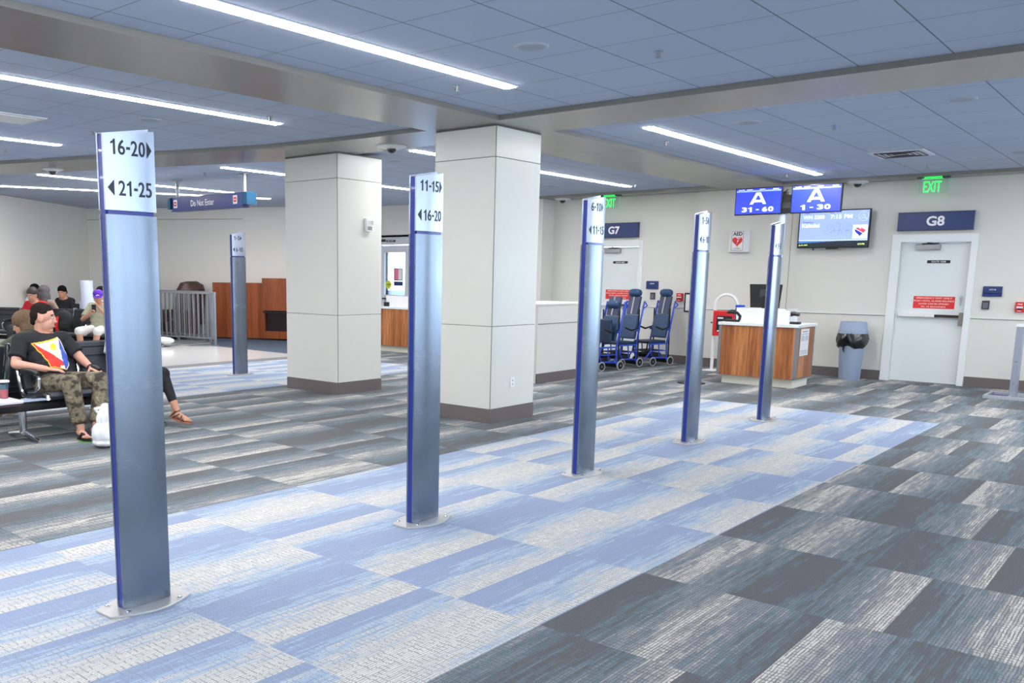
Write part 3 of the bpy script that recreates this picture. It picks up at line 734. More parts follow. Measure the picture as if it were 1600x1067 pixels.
def bscreen(x, lab, rng):
    t = thing('boarding_screen', lab, 'screen', (x, 14.3, 2.61)); W, H = .74, .42
    b = MB(); b.box(-W / 2, W / 2, 0, .05, 0, H); b.build('screen_housing', BLACK, t, bevel=.004)
    b = MB(); b.box(-W / 2 + .016, W / 2 - .016, -.003, .0, .02, H - .014); p = b.build('display', SCRB, t)
    b = MB(); b.box(-W / 2 + .02, W / 2 - .02, -.0045, -.003, H - .062, H - .04); b.build('header_bar', SCRL, p)
    for i, (tx, xx) in enumerate((('DATE', -.27), ('FLIGHT', -.14), ('CITY', .06), ('DEPARTS', .27))): text(tx, SCRW, p, (xx, -.0045, H - .03), w=.09, h=.018)
    for tx, xx in (('6/1', -.27), ('3380', -.14), ('KAHULUI', .07), ('7:15P', .27)): text(tx, mat('screen_ink', (50, 60, 130), .4, emit=.6), p, (xx, -.006, H - .051), w=.07, h=.01)
    b = MB()
    for sgn in (-1, 1): b.prism([(sgn * .13, .165), (sgn * .078, .165), (sgn * .005, .31), (sgn * .005, .345), (sgn * .035, .345)], -.0065, -.0045, 'y')
    b.prism([(-.085, .195), (.085, .195), (.066, .232), (-.066, .232)], -.0064, -.0044, 'y'); b.prism([(-.03, .30), (.03, .30), (.03, .345), (-.03, .345)], -.0064, -.0044, 'y'); b.build('letter_a', SCRW, p)
    numerals(rng, SCRW, p, (0, -.0045, .085), .5 if len(rng) > 6 else .44, .075, bold=.035)
bscreen(-5.56, 'hanging blue screen reading A 31 - 60, left of the pole', '31 - 60')
bscreen(-4.68, 'hanging blue screen reading A 1 - 30, right of the pole', '1 - 30')

# wall TV
t = thing('television', 'wall mounted flat TV showing flight WN 3380 to Kahului at 7:15 PM', 'television', (-4.83, YW, 2.13)); W, H = 1.12, .62
b = MB(); b.box(-W / 2, W / 2, -.14, -.09, 0, H); b.build('tv_housing', BLACK, t, bevel=.005)
b = MB(); b.box(-.25, .25, -.09, 0, .12, .5); b.build('wall_bracket', BLACKM, t)
b = MB(); b.box(-.09, .09, -.15, -.1, -.02, .0); b.tube([(-.3, -.12, .0), (-.31, -.11, -.03), (-.29, -.1, -.02)], .008, 6); b.build('sensor_bar', BLACK, t)
M = bpy.data.materials.new('tv_picture'); M.use_nodes = True; g = NT(M); (x_, y_, z_), o_ = g.obj()
n_ = g.noise(g.xyz(g.m('MULTIPLY', x_, 26.0), 0.0, g.m('MULTIPLY', z_, 30.0)), 1, 4, .7)
citymask = g.m('MULTIPLY', g.m('MULTIPLY_ADD', x_, 5.0, .9, clamp=True), g.m('MULTIPLY_ADD', g.m('ABSOLUTE', g.m('SUBTRACT', z_, .30)), -9.0, 1.3, clamp=True))
c_ = g.mix(g.m('MULTIPLY', citymask, g.m('MULTIPLY_ADD', n_, 5.0, -2.3, clamp=True)), lin((146, 168, 246)), lin((108, 128, 208)))
wv = g.noise(g.xyz(g.m('MULTIPLY', x_, 4.0), 0.0, g.m('MULTIPLY', z_, 22.0)), 1, 2, .6)
c_ = g.mix(g.m('MULTIPLY_ADD', wv, .8, -.2, clamp=True), c_, lin((134, 152, 238)))
hill = g.m('ADD', .085, g.m('MULTIPLY', g.m('ADD', x_, .3), .05)); isb = g.m('LESS_THAN', z_, .118)
land = g.mix(g.m('GREATER_THAN', g.m('ADD', z_, g.m('MULTIPLY', n_, .03)), g.m('ADD', hill, .02)), lin((22, 34, 44)), lin((58, 108, 170)))
c_ = g.mix(isb, c_, land)
g.nt.links.new(c_, g.b.inputs['Base Color']); g.nt.links.new(c_, g.b.inputs['Emission Color']); g.b.inputs['Emission Strength'].default_value = .95
b = MB(); b.box(-W / 2 + .02, W / 2 - .02, -.143, -.139, .025, H - .02); p = b.build('tv_screen', M, t)
b = MB(); b.box(-W / 2 + .03, W / 2 - .02, -.1445, -.143, .118, .128); b.build('divider', SCRW, p)
text('WN 3380', SCRW, p, (-.32, -.1445, .505), w=.34, h=.06, bold=.02)
text('7:15 PM', SCRW, p, (.115, -.1445, .505), w=.34, h=.065, bold=.02)
PUR = mat('screen_purple', (120, 70, 200), .4, emit=.8)
text('Flight:', PUR, p, (-.42, -.1445, .565), w=.08, h=.022); text('Time:', PUR, p, (-.03, -.1445, .565), w=.07, h=.022)
text('Destination:', PUR, p, (-.405, -.1445, .425), w=.16, h=.024); text('Kahului', SCRW, p, (-.36, -.1445, .37), w=.28, h=.066, bold=.018)
b = MB(); b.box(.31, .53, -.146, -.143, .15, .365); wq = b.build('airline_card', SCRW, p)
def heart(s, cx, cz, n=48):
    pts = []
    for i in range(n):
        a = 2 * PI * i / n
        pts.append((cx + s * 16 * math.sin(a) ** 3 / 17, cz + s * (13 * math.cos(a) - 5 * math.cos(2 * a) - 2 * math.cos(3 * a) - math.cos(4 * a)) / 17))
    return pts
def clip(poly, nx, nz, d):
    out = []
    for i, p_ in enumerate(poly):
        q_ = poly[(i + 1) % len(poly)]; a, c = p_[0] * nx + p_[1] * nz - d, q_[0] * nx + q_[1] * nz - d
        if a >= 0: out.append(p_)
        if a * c < 0: k = a / (a - c); out.append((p_[0] + (q_[0] - p_[0]) * k, p_[1] + (q_[1] - p_[1]) * k))
    return out
hh = [(p_[0] * .9 - .25 * (p_[1] - .255) + .0, p_[1]) for p_ in heart(.086, .42, .262)]
hh = heart(.086, .42, .262)
nx, nz = .5, .87; d0 = .42 * nx + .262 * nz
b = MB(); b.prism(clip(clip(hh, nx, nz, d0 + .002), -nx, -nz, -(d0 + .058)), -.1475, -.1458, 'y'); b.build('heart_mark', mat('mark_red', (236, 70, 96), .4, emit=.8), wq)
b = MB(); b.prism(clip(hh, -nx, -nz, -(d0 - .008)), -.1475, -.1458, 'y'); b.build('heart_mark', mat('mark_blue', (40, 50, 180), .4, emit=.6), wq)
b = MB(); b.prism(clip(hh, nx, nz, d0 + .062), -.1475, -.1458, 'y'); b.build('heart_mark', mat('mark_amber', (255, 214, 170), .4, emit=.9), wq)
b = MB(); b.tube([(.455 + .075 * math.cos(a), -.144, .5 + .075 * math.sin(a)) for a in [2 * PI * i / 28 for i in range(28)]], .0028, 5, closed=True)
b.tube([(.40, -.144, .47), (.455, -.144, .56), (.50, -.144, .45)], .003, 5); b.tube([(.395, -.144, .455), (.45, -.144, .475), (.515, -.144, .46)], .003, 5); b.tube([(.43, -.144, .475), (.465, -.144, .53), (.475, -.144, .475)], .003, 5)
b.build('airport_emblem', mat('emblem_pale', (190, 206, 255), .4, emit=.9), p)
LIME = mat('screen_lime', (210, 250, 120), .4, emit=1.0)
text('Jun 01, 2019', LIME, p, (-.46, -.1445, .048), w=.14, h=.026, bold=.03); text('6:15 PM', LIME, p, (.45, -.1445, .06), w=.1, h=.026, bold=.03)

# AED sign, cabinet stand
t = thing('aed_sign', 'white projecting AED sign with red heart on the wall', 'sign', (-6.45, YW, 2.08))
b = MB(); b.prism([(-.19, 0), (-.10, -.13), (.13, -.13), (.19, 0)], 0, .38); b.build('sign_body', WHITE, t, bevel=.003)
b = MB(); b.box(-.085, .125, -.1325, -.13, .018, .365); s_ = b.build('front_face', WHITE, t)
b = MB(); [b.box(*q) for q in ((-.085, .125, -.134, -.1325, .358, .365), (-.085, .125, -.134, -.1325, .018, .025), (-.085, -.079, -.134, -.1325, .025, .358), (.119, .125, -.134, -.1325, .025, .358))]; b.build('border', mat('border_maroon', (120, 60, 70), .6), s_)
text('AED', INK, s_, (.02, -.1335, .315), w=.17, h=.066, bold=.03)
b = MB(); b.prism(heart(.098, .02, .185), -.1345, -.132, 'y'); b.build('heart', RED, s_)
b = MB(); b.prism([(.055, .245), (.01, .18), (.03, .178), (-.005, .118), (.045, .195), (.028, .198), (.075, .25)], -.136, -.1344, 'y'); b.build('lightning_bolt', WHITEG, s_)
text('AUTOMATED', INK, s_, (.02, -.1335, .07), w=.09, h=.009); text('EXTERNAL DEFIBRILLATOR', INK, s_, (.02, -.1335, .05), w=.16, h=.01)

t = thing('aed_cabinet_stand', 'white arched tube stand holding a red cabinet behind the podium', 'stand', (-6.33, 15.2, 0))
arch = [(-.2, 0, .01)] + [(-.2, 0, .3 * i) for i in range(1, 4)] + [(-.2 * math.cos(a), 0, 1.14 + .2 * math.sin(a)) for a in [PI * i / 10 for i in range(11)]] + [(.2, 0, .3 * i) for i in range(3, -1, -1)]
arch = [(x, y, max(z, .01)) for x, y, z in arch]
b = MB(); b.tube(arch, .028, 12); b.build('arch_tube', WHITE, t, smooth=True)
b = MB(); b.box(-.3, -.08, -.16, .16, 0, .015); b.box(.08, .3, -.16, .16, 0, .015); b.build('foot_plate', WHITE, t, bevel=.003)
b = MB(); b.box(-.19, .19, -.1, .04, .62, 1.06); c_ = b.build('cabinet', RED, t, bevel=.01)
b = MB(); b.box(-.12, .15, -.106, -.1, .70, .97); b.build('window', BLACK, c_); b = MB(); b.box(-.1, .0, -.11, -.105, .92, .945); b.box(-.1, .0, -.11, -.105, .70, .72); b.build('white_label', WHITE, c_)
b = MB(); b.tube([(-.2, -.1, .86), (-.215, -.12, .85), (-.2, -.1, .84)], .01, 6); b.build('latch', BLACK, c_)

# ------------------------------------------------------------------ trash can
t = thing('trash_can', 'grey round plastic trash can with black liner left of the G8 door', 'trash can', (-4.32, 15.5, 0))
b = MB(); b.lathe([(.155, .0), (.16, .01), (.19, .62), (.2, .74)], 32); b.build('bin_body', GREYB, t, smooth=True)
b = MB(); b.lathe([(.222, .755), (.222, .80), (.212, .82), (.196, .93), (.185, .945), (.04, .95)], 32); b.build('bin_lid', GREYB, t, smooth=True)
bm = MB(); rings = []
n = 40
for j in range(8):
    z = .765 - j * .033; ring = []
    for k in range(n):
        a = 2 * PI * k / n
        r = .215 + .022 * math.sin(j / 7 * PI) + .008 * math.sin(k * 2.7 + j * 1.9) + .006 * math.sin(k * 5.3 - j)
        if j == 7: r -= .022
        zz = z + (.02 * math.sin(a * 3 + .5) + .012 * math.sin(a * 7)) * j / 7
        ring.append(bm.bm.verts.new((r * math.cos(a), r * math.sin(a), zz)))
    rings.append(ring)
for a_, b_ in zip(rings, rings[1:]):
    for k in range(n): bm.bm.faces.new((a_[k], a_[(k + 1) % n], b_[(k + 1) % n], b_[k]))
bm.build('bin_liner', BAGB, t, smooth='all')
b = MB(); b.tube([(-.06, -.2, .54), (-.07, -.205, .5), (-.055, -.2, .45)], [.02, .012, .004], 8); b.build('liner_tail', BAGB, t)

# stanchion base peeking out behind the fourth pylon
t = thing('stanchion', 'black stanchion mostly behind the fourth pylon, round base showing', 'stanchion', (-5.93, 13.08, 0))
b = MB(); b.lathe([(.21, 0), (.21, .012), (.06, .03), (.03, .04)], 28); b.build('stanchion_base', BLACK, t, smooth=True)
b = MB(); b.lathe([(.028, .03), (.028, .95)], 16); b.build('stanchion_post', BLACKM, t, smooth=True); b = MB(); b.lathe([(.035, .93), (.035, 1.02)], 16); b.build('belt_head', BLACKM, t)
# grey frame stand at right edge
t = thing('metal_frame_stand', 'grey metal stand with flat open foot tray at the right edge', 'stand', (-1.96, 14.75, 0))
b = MB(); b.box(-.3, .5, -.3, -.26, 0, .045); b.box(-.3, .5, .26, .3, 0, .045); b.box(-.3, -.26, -.26, .26, 0, .045); b.box(-.02, .02, -.26, .26, 0, .045); b.build('foot_frame', mat('silver_paint', (186, 190, 200), .4, metal=.4), t, bevel=.004)
b = MB(); b.box(-.26, -.02, -.26, .26, .005, .012); b.build('tray_mat', mat('tray_violet', (118, 110, 150), .7), t)
b = MB(); b.box(-.02, .06, -.12, .06, .04, 1.0); b.build('upright', mat('upright_grey', (160, 166, 180), .4, metal=.4), t, bevel=.003)
b = MB(); b.box(-.025, .3, -.125, .065, 1.0, 1.04); b.build('top_cap', WHITE, t)
for z in (.22, .52): b = MB(); b.lathe([(.012, 0), (.012, .01)], 8, M=Matrix.Translation((.02, -.12, z)) @ Matrix.Rotation(R(90), 4, 'X')); b.build('screw', CHROME, t)

# ------------------------------------------------------------------ transport (aisle) chairs, facing -Y (local: front = -Y)
def transport_chair(loc, rz, lab, folded=False):
    t = thing('transport_chair', lab, 'wheelchair', loc, rz, 'blue transport chairs')
    wd = .19
    b = MB(); sz = .47
    if not folded: b.box(-wd, wd, -.30, .16, sz - .055, sz)
    else: b.box(-wd + .01, wd - .01, .02, .08, sz, sz + .42)
    b.build('seat', VINYLD, t, bevel=.02)
    tilt = Matrix.Translation((0, .15, sz + .02)) @ Matrix.Rotation(R(-12), 4, 'X')
    b = MB(); b.box(-wd + .01, wd - .01, -.03, .03, .02, .46, M=tilt); b.build('backrest', VINYL, t, bevel=.02)
    b = MB(); b.box(-.13, .13, -.02, .03, .47, .80, M=tilt); br = b.build('upper_sling', mat('grey_navy_mesh', (70, 76, 100), .7), t)
    b = MB(); b.box(-.015, .015, -.03, -.019, .47, .80, M=tilt); b.build('strap', GREYM, br)
    b = MB(); zz = .60 if folded else .80; b.tube([tilt @ Vector((x, -.02, zz + .06)) for x in (-.13, -.11, -.06, 0, .06, .11, .13)], [.035, .06, .072, .074, .072, .06, .035], 14); b.build('headrest', VINYL, t, smooth=True)
    b = MB(); b.tube([tilt @ Vector((0, .02, .5)), tilt @ Vector((0, .02, zz + .04))], .012, 8); b.build('headrest_post', CHROME, t)
    for s in (-1, 1):
        x = s * (wd + .02)
        b = MB(); p1 = tilt @ Vector((x, .03, .72)); p0 = Vector((x, .16, .40))
        b.tube([(x, .17, .10), (x, .16, .40), tuple(p1)], .016, 8)
        b.tube([tuple(p1), tuple(tilt @ Vector((x, .12, .66))), tuple(tilt @ Vector((x, .03, .58)))], .012, 8)
        b.tube([(x, -.28, sz - .06), (x, .16, sz - .06)], .014, 8)
        b.tube([(x, -.22, sz - .06), (x, -.26, .28), (x, -.20, .16), (x, .18, .14)], .014, 8)
        b.tube([(x, -.05, sz - .06), (x, -.02, .15)], .011, 8); b.tube([(x, -.26, .28), (x, .16, .28)], .010, 8)
        b.tube([(x, -.26, .28), (x, -.40, .14), (x * .6, -.44, .12), (0, -.44, .12)], .012, 8)
        b.build('side_frame', BLUEF, t, smooth=True)
        b = MB(); b.tube([(x, .20, sz + .24), (x, .02, sz + .2), (x, -.16, sz + .26)], [.013, .018, .015], 8); b.build('armrest', BLACK, t, smooth=True)
        b = MB(); b.lathe([(.018, 0), (.028, .02), (.018, .04)], 10, c=(x, .17, sz + .18)); b.build('arm_pivot', BLUEF, t)
        for yy, rr in ((-.20, .085), (.26, .085)):
            Mx = Matrix.Translation((x + s * .012, yy, rr)) @ Matrix.Rotation(R(90), 4, 'Y')
            b = MB(); b.tube([Mx @ Vector(((rr - .012) * math.cos(a), (rr - .012) * math.sin(a), 0)) for a in [2 * PI * i / 20 for i in range(20)]], .012, 8, closed=True); wh = b.build('wheel', mat('grey_tyre', (170, 172, 176), .6), t, smooth=True)
            b = MB(); b.lathe([(rr - .02, -.006), (rr - .02, .006)], 18, M=Mx); b.build('wheel_disc', BLACKM, wh)
            b = MB(); b.lathe([(.016, -.014), (.016, .014)], 10, M=Mx); b.build('hub', CHROME, wh)
            b = MB(); b.tube([(x, yy, rr), (x, yy + .02, .16)], .012, 8); b.build('caster_fork', BLUEF, t)
    b = MB(); b.tube([(-wd, .24, .03), (-wd, .22, 1.05)], .014, 8); b.tube([(wd, .24, .03), (wd, .22, 1.05)], .014, 8); b.box(-wd, wd, .2, .26, .05, .12); b.build('push_frame', BLACKM, t)
    b = MB(); b.box(-wd + .02, wd - .02, -.3, .14, .27, .29); b.box(-wd + .03, wd - .03, -.28, .08, .17, .24); b.build('under_tray', BLACKM, t, bevel=.008)
    if not folded:
        b = MB(); b.tube([(-wd + .02, -.3, sz - .05), (-wd + .02, -.33, .26)], .014, 6); b.tube([(wd - .02, -.3, sz - .05), (wd - .02, -.33, .26)], .014, 6); b.box(-wd + .03, wd - .03, -.42, -.28, .235, .25); b.build('footrest', BLACKM, t)
    b = MB(); b.tube([(-wd, -.18, .16), (wd, -.18, .16)], .012, 8); b.tube([(-wd, .17, .14), (wd, .17, .14)], .012, 8); b.tube([(-wd, -.1, .28), (wd, -.1, .28)], .01, 8); b.build('cross_brace', BLUEF, t)
transport_chair((-7.93, 13.75, 0), R(-14), 'blue transport chair with folded seat, partly behind the third pylon', True)
transport_chair((-7.98, 14.55, 0), R(-14), 'blue transport chair with high headrest in the middle of the three')
transport_chair((-7.75, 15.3, 0), R(-16), 'blue transport chair with high headrest nearest the wall corner')

# ------------------------------------------------------------------ Do Not Enter sign
a1, a2 = Vector((-14.2, 9.2)), Vector((-12.35, 9.2))
t = thing('hanging_sign', 'long navy hanging sign reading Do Not Enter at upper left', 'sign', (-14.15, 9.3, 2.69))
W, H = 2.05, .225
b = MB(); b.box(0, W, -.06, .06, 0, H); b.build('sign_box', mat('sign_violet_navy', (48, 60, 128), .3), t, bevel=.003)
b = MB(); b.box(-.02, W + .02, -.064, .064, -.012, 0); b.box(-.02, W + .02, -.064, .064, H, H + .008); b.build('sign_rail', NAVY, t)
for x, wdd in ((-.07, .07), (W + .02, .14)):
    b = MB(); b.box(x, x + wdd, -.1, .1, .03, H - .0); b.build('end_bracket', mat('teal_end_panel', (14, 72, 104), .25), t)
for x in (.1, W - .02):
    b = MB(); b.lathe([(.03, H), (.03, ZC - 2.69)], 12, c=(x, 0, 0)); b.lathe([(.09, ZC - 2.70), (.09, ZC - 2.69)], 16, c=(x, 0, 0)); b.build('hanger_pole', GREYM, t)
text('Do Not Enter', WHITEG, t, (W / 2 - .1, -.0615, H / 2), w=.68, h=.105, bold=.012)
for x in (.11, W - .2):
    b = MB(); b.box(x - .055, x + .055, -.063, -.06, .05, H - .035); i_ = b.build('no_entry_tile', WHITEG, t)
    b = MB(); b.lathe([(.044, 0), (.044, .0015)], 20, M=Matrix.Translation((x, -.063, .12)) @ Matrix.Rotation(R(90), 4, 'X')); b.build('no_entry_disc', RED, i_)
    b = MB(); b.box(x - .03, x + .03, -.066, -.0645, .112, .128); b.build('no_entry_bar', WHITEG, i_)

# ------------------------------------------------------------------ storefront doors and the outside
t = sempty('door_3', (-15.2, 15.6, 0))
ALU = mat('painted_aluminium', (214, 218, 224), .4)
b = MB(); b.box(0, 2.0, 0, .1, 2.32, 2.5); b.box(0, .08, 0, .1, 0, 2.32); b.box(1.92, 2.0, 0, .1, 0, 2.32); b.build('door_frame', ALU, t)
b = MB(); b.box(-.1, 2.1, -.05, .0, 2.5, 2.54); b.build('head_trim', mat('bronze_trim', (92, 88, 86), .5), t)
for k, x in enumerate((.08, 1.0)):
    b = MB(); X0, X1 = x + .005, x + .915
    b.box(X0, X0 + .12, .02, .07, .01, 2.3); b.box(X1 - .12, X1, .02, .07, .01, 2.3); b.box(X0 + .12, X1 - .12, .02, .07, 2.14, 2.3); b.box(X0 + .12, X1 - .12, .02, .07, .01, .3); b.box(X0 + .12, X1 - .12, .02, .07, .98, 1.14)
    f = b.build('door_leaf', ALU, t)
    b = MB(); b.box(X0 + .12, X1 - .12, .04, .05, .3, .98); b.box(X0 + .12, X1 - .12, .04, .05, 1.14, 2.14); b.build('pane', GLASS, f)
    b = MB(); b.tube([(X0 + .1, .02, 1.05), (X0 + .1, -.03, 1.05), (X1 - .1, -.03, 1.05), (X1 - .1, .02, 1.05)], .016, 8); b.build('push_bar', DARKG, f)
b = MB(); b.box(.0, .26, -.008, 0, 2.39, 2.45); b.build('name_plate', BLACK, t); b = MB(); b.box(.29, .58, -.008, 0, 2.38, 2.43); n_ = b.build('name_plate', BLACK, t)
text('NO EXIT', WHITEG, n_, (.435, -.0095, 2.405), w=.22, h=.026)
t2 = tag(MB().box(-14.65, -14.4, 15.61, 15.622, 1.5, 1.75).build('glass_poster', mat('poster_pink', (240, 120, 150), .6)), 'small pink and white poster stuck on the glass door', 'poster')
b = MB(); b.box(.125, .25, -.002, 0, 0, .25); b.build('poster_white', WHITE, t2, loc=(-14.65, 15.61, 1.5)); b = MB(); [b.box(*q) for q in ((-.02, .27, -.003, 0, -.02, 0), (-.02, .27, -.003, 0, .25, .27), (-.02, 0, -.003, 0, 0, .25), (.25, .27, -.003, 0, 0, .25), (-.02, .27, -.003, 0, -.14, -.04))]; b.build('poster_frame', NAVY, t2, loc=(-14.65, 15.61, 1.5))
t2 = tag(MB().lathe([(.1, 0), (.1, .006)], 28, M=Matrix.Translation((-14.85, 15.612, 1.38)) @ Matrix.Rotation(R(90), 4, 'X')).build('round_sticker', mat('lime_yellow', (206, 220, 70), .5)), 'round lime yellow sticker on the glass door', 'sticker')
text('CAUTION', INK, t2, (-14.85, 15.604, 1.39), w=.14, h=.025); text('DOOR', INK, t2, (-14.85, 15.604, 1.35), w=.06, h=.02)
b = MB(); b.box(-30, 30, 16.5, 45, -.3, -.1); struct(b.build('ground', mat('apron_concrete', (196, 204, 214), .8)))
b = MB(); b.box(-24, -14.5, 22, 22.1, 0, 1.1); tag(b.build('outside_fence', mat('pale_blue_fence', (150, 172, 204), .7)), 'pale blue barrier fence outside beyond the glass door', 'fence')
b = MB()
for k in range(60): b.ell((-17.3 + random.uniform(-.9, .9), 22.8 + random.uniform(-.5, .5), 2.1 + random.uniform(-.9, .9)), [random.uniform(.15, .3)] * 3, sub=1)
ob = b.build('tree_crown', mat('tree_leaf', (110, 168, 120), .8, noise=.3, nscale=30)); b = MB(); b.tube([(-17.3, 22.8, -.1), (-17.3, 22.8, 1.6)], [.12, .08], 8)
tr = thing('outside_tree', 'green tree outside seen through the glass door', 'tree', (0, 0, 0)); ob.parent = tr; ob.name = 'crown'; b.build('trunk', mat('bark', (90, 74, 60), .9), tr)
b = MB(); b.box(-15.6, -14.9, 18.2, 18.25, 2.05, 2.35); b.box(-15.6, -15.55, 18.2, 18.25, -.1, 2.05); b.box(-14.95, -14.9, 18.2, 18.25, -.1, 2.05); tag(b.build('outside_overhead_sign', mat('outside_blue_sign', (92, 132, 178), .6)), 'blue overhead sign outside beyond the glass door', 'sign')

# ------------------------------------------------------------------ far left area: railing, massage chairs, wood counter
def railing(p, q, nb, lab, posts):
    p, q = Vector(p), Vector(q); L = (q - p).length; a = math.atan2(q.y - p.y, q.x - p.x)
    t = thing('metal_railing', lab, 'railing', (p.x, p.y, 0), a)
    b = MB(); b.box(-.02, L + .03, -.03, .03, 1.14, 1.19); b.build('top_rail', GREYR, t, bevel=.004)
    b = MB(); b.box(0, L, -.02, .02, .14, .18); b.build('bottom_rail', GREYR, t)
    for x in posts:
        b = MB(); b.box(x * L - .025, x * L + .025, -.025, .025, 0, 1.14); b.box(x * L - .06, x * L + .06, -.05, .05, 0, .015); b.build('post', GREYR, t)
    for i in range(nb):
        x = (i + .5) * L / nb; b = MB(); b.box(x - .01, x + .01, -.01, .01, .18, 1.14); b.build('baluster', GREYR, t)
GREYR = mat('rail_grey', (138, 142, 148), .4, metal=.4)
railing((-20.0, 11.2), (-16.63, 11.86), 24, 'grey metal railing with vertical bars, front run left of the far pylon', (0, .47, 1))
railing((-19.6, 12.0), (-17.5, 12.35), 15, 'grey metal railing run just behind the front one', (0, .5, 1))
def massage_chair(x, y, rz, lab):
    t = thing('massage_chair', lab, 'armchair', (x, y, 0), rz, 'massage chairs')
    b = MB(); b.tube([(0, .1, .35), (0, .12, .8), (0, .18, 1.15), (0, .2, 1.34), (0, .2, 1.40)], [.40, .40, .38, .30, .14], 20, flat=.5); b.build('shell', BROWNL, t, smooth=True)
    b = MB(); b.box(-.28, .28, -.45, .1, .3, .5); b.build('seat', BROWNL, t, bevel=.06)
    for s in (-1, 1):
        b = MB(); b.box(s * .36 - .09, s * .36 + .09, -.45, .2, .1, .7); b.build('arm', BROWNL, t, bevel=.05)
        b = MB()
        for k in range(14): b.box(s * .36 - .07, s * .36 + .07, -.462, -.452, .12 + k * .04, .135 + k * .04, M=None)
        for k in range(12): b.box(s * .31 - .05, s * .31 + .05, -.14, -.1, .72 + k * .04, .735 + k * .04)
        b.build('striped_trim', mat('trim_silver', (196, 190, 184), .35), t)
    b = MB(); b.box(-.25, .25, -.6, -.4, .05, .42); b.build('leg_rest', BROWNL, t, bevel=.05)
massage_chair(-19.1, 12.75, R(-10), 'dark brown massage chair behind the railing, nearer the wood counter')
massage_chair(-20.4, 12.1, R(-10), 'dark brown massage chair behind the railing, partly behind the first pylon')
t = thing('wood_counter', 'cherry wood kiosk with dark opening left of the left column', 'kiosk', (-18.4, 13.35, 0), R(26))
b = MB(); b.box(-.25, 1.15, 0, .7, .03, 1.38); b.build('side_panel', CHERRY, t)
b = MB(); b.box(1.15, 2.6, -.12, .6, .72, 1.5); b.build('upper_cabinet', CHERRY, t)
b = MB(); b.box(1.15, 2.6, -.1, .6, .66, .70); b.build('painted_shadow', BLACKM, t)  # black strip standing in for the shade under the upper cabinet
b = MB(); [b.box(*q) for q in ((1.1, 2.05, -.1, .1, .04, .22), (1.1, 1.2, -.1, .1, .22, .66), (1.9, 2.05, -.1, .1, .22, .66))]; b.build('lower_frame', CHERRY, t)
b = MB(); b.box(1.2, 1.9, -.02, .1, .22, .66); b.build('dark_screen', mat('kiosk_dark', (34, 18, 20), .3), t)
b = MB(); b.box(2.1, 2.6, .0, .5, .04, .66); b.build('recess_panel', CHERRY, t)
b = MB(); b.box(-.25, 2.6, .03, .6, 0, .03); b.build('kick_base', BLACKM, t)
t = thing('white_bag', 'white crumpled bag by the railing just right of the first pylon', 'bag', (-17.1, 10.85, 0))
b = MB(); b.ell((0, 0, .14), (.32, .18, .08)); b.ell((-.25, 0, .1), (.2, .16, .1)); b.tube([(.1, 0, .1), (.0, -.05, .01)], .02, 6); b.build('bag_body', WHITE, t, smooth=True)
t = thing('charging_totem', 'pale blue white floor standing totem behind the man in the purple cap', 'totem', (-18.2, 9.7, 0), R(26))
b = MB(); b.lathe([(.13, 0), (.13, 1.42)], 24); b.build('totem_body', mat('totem_pale', (206, 216, 236), .4), t, smooth=True); b = MB(); b.lathe([(.16, 0), (.16, .03)], 24); b.build('totem_foot', GREYM, t); b = MB(); b.box(-.1, -.04, -.14, -.1, .82, .98); b.build('label_panel', mat('label_grey', (170, 180, 200), .5), t)

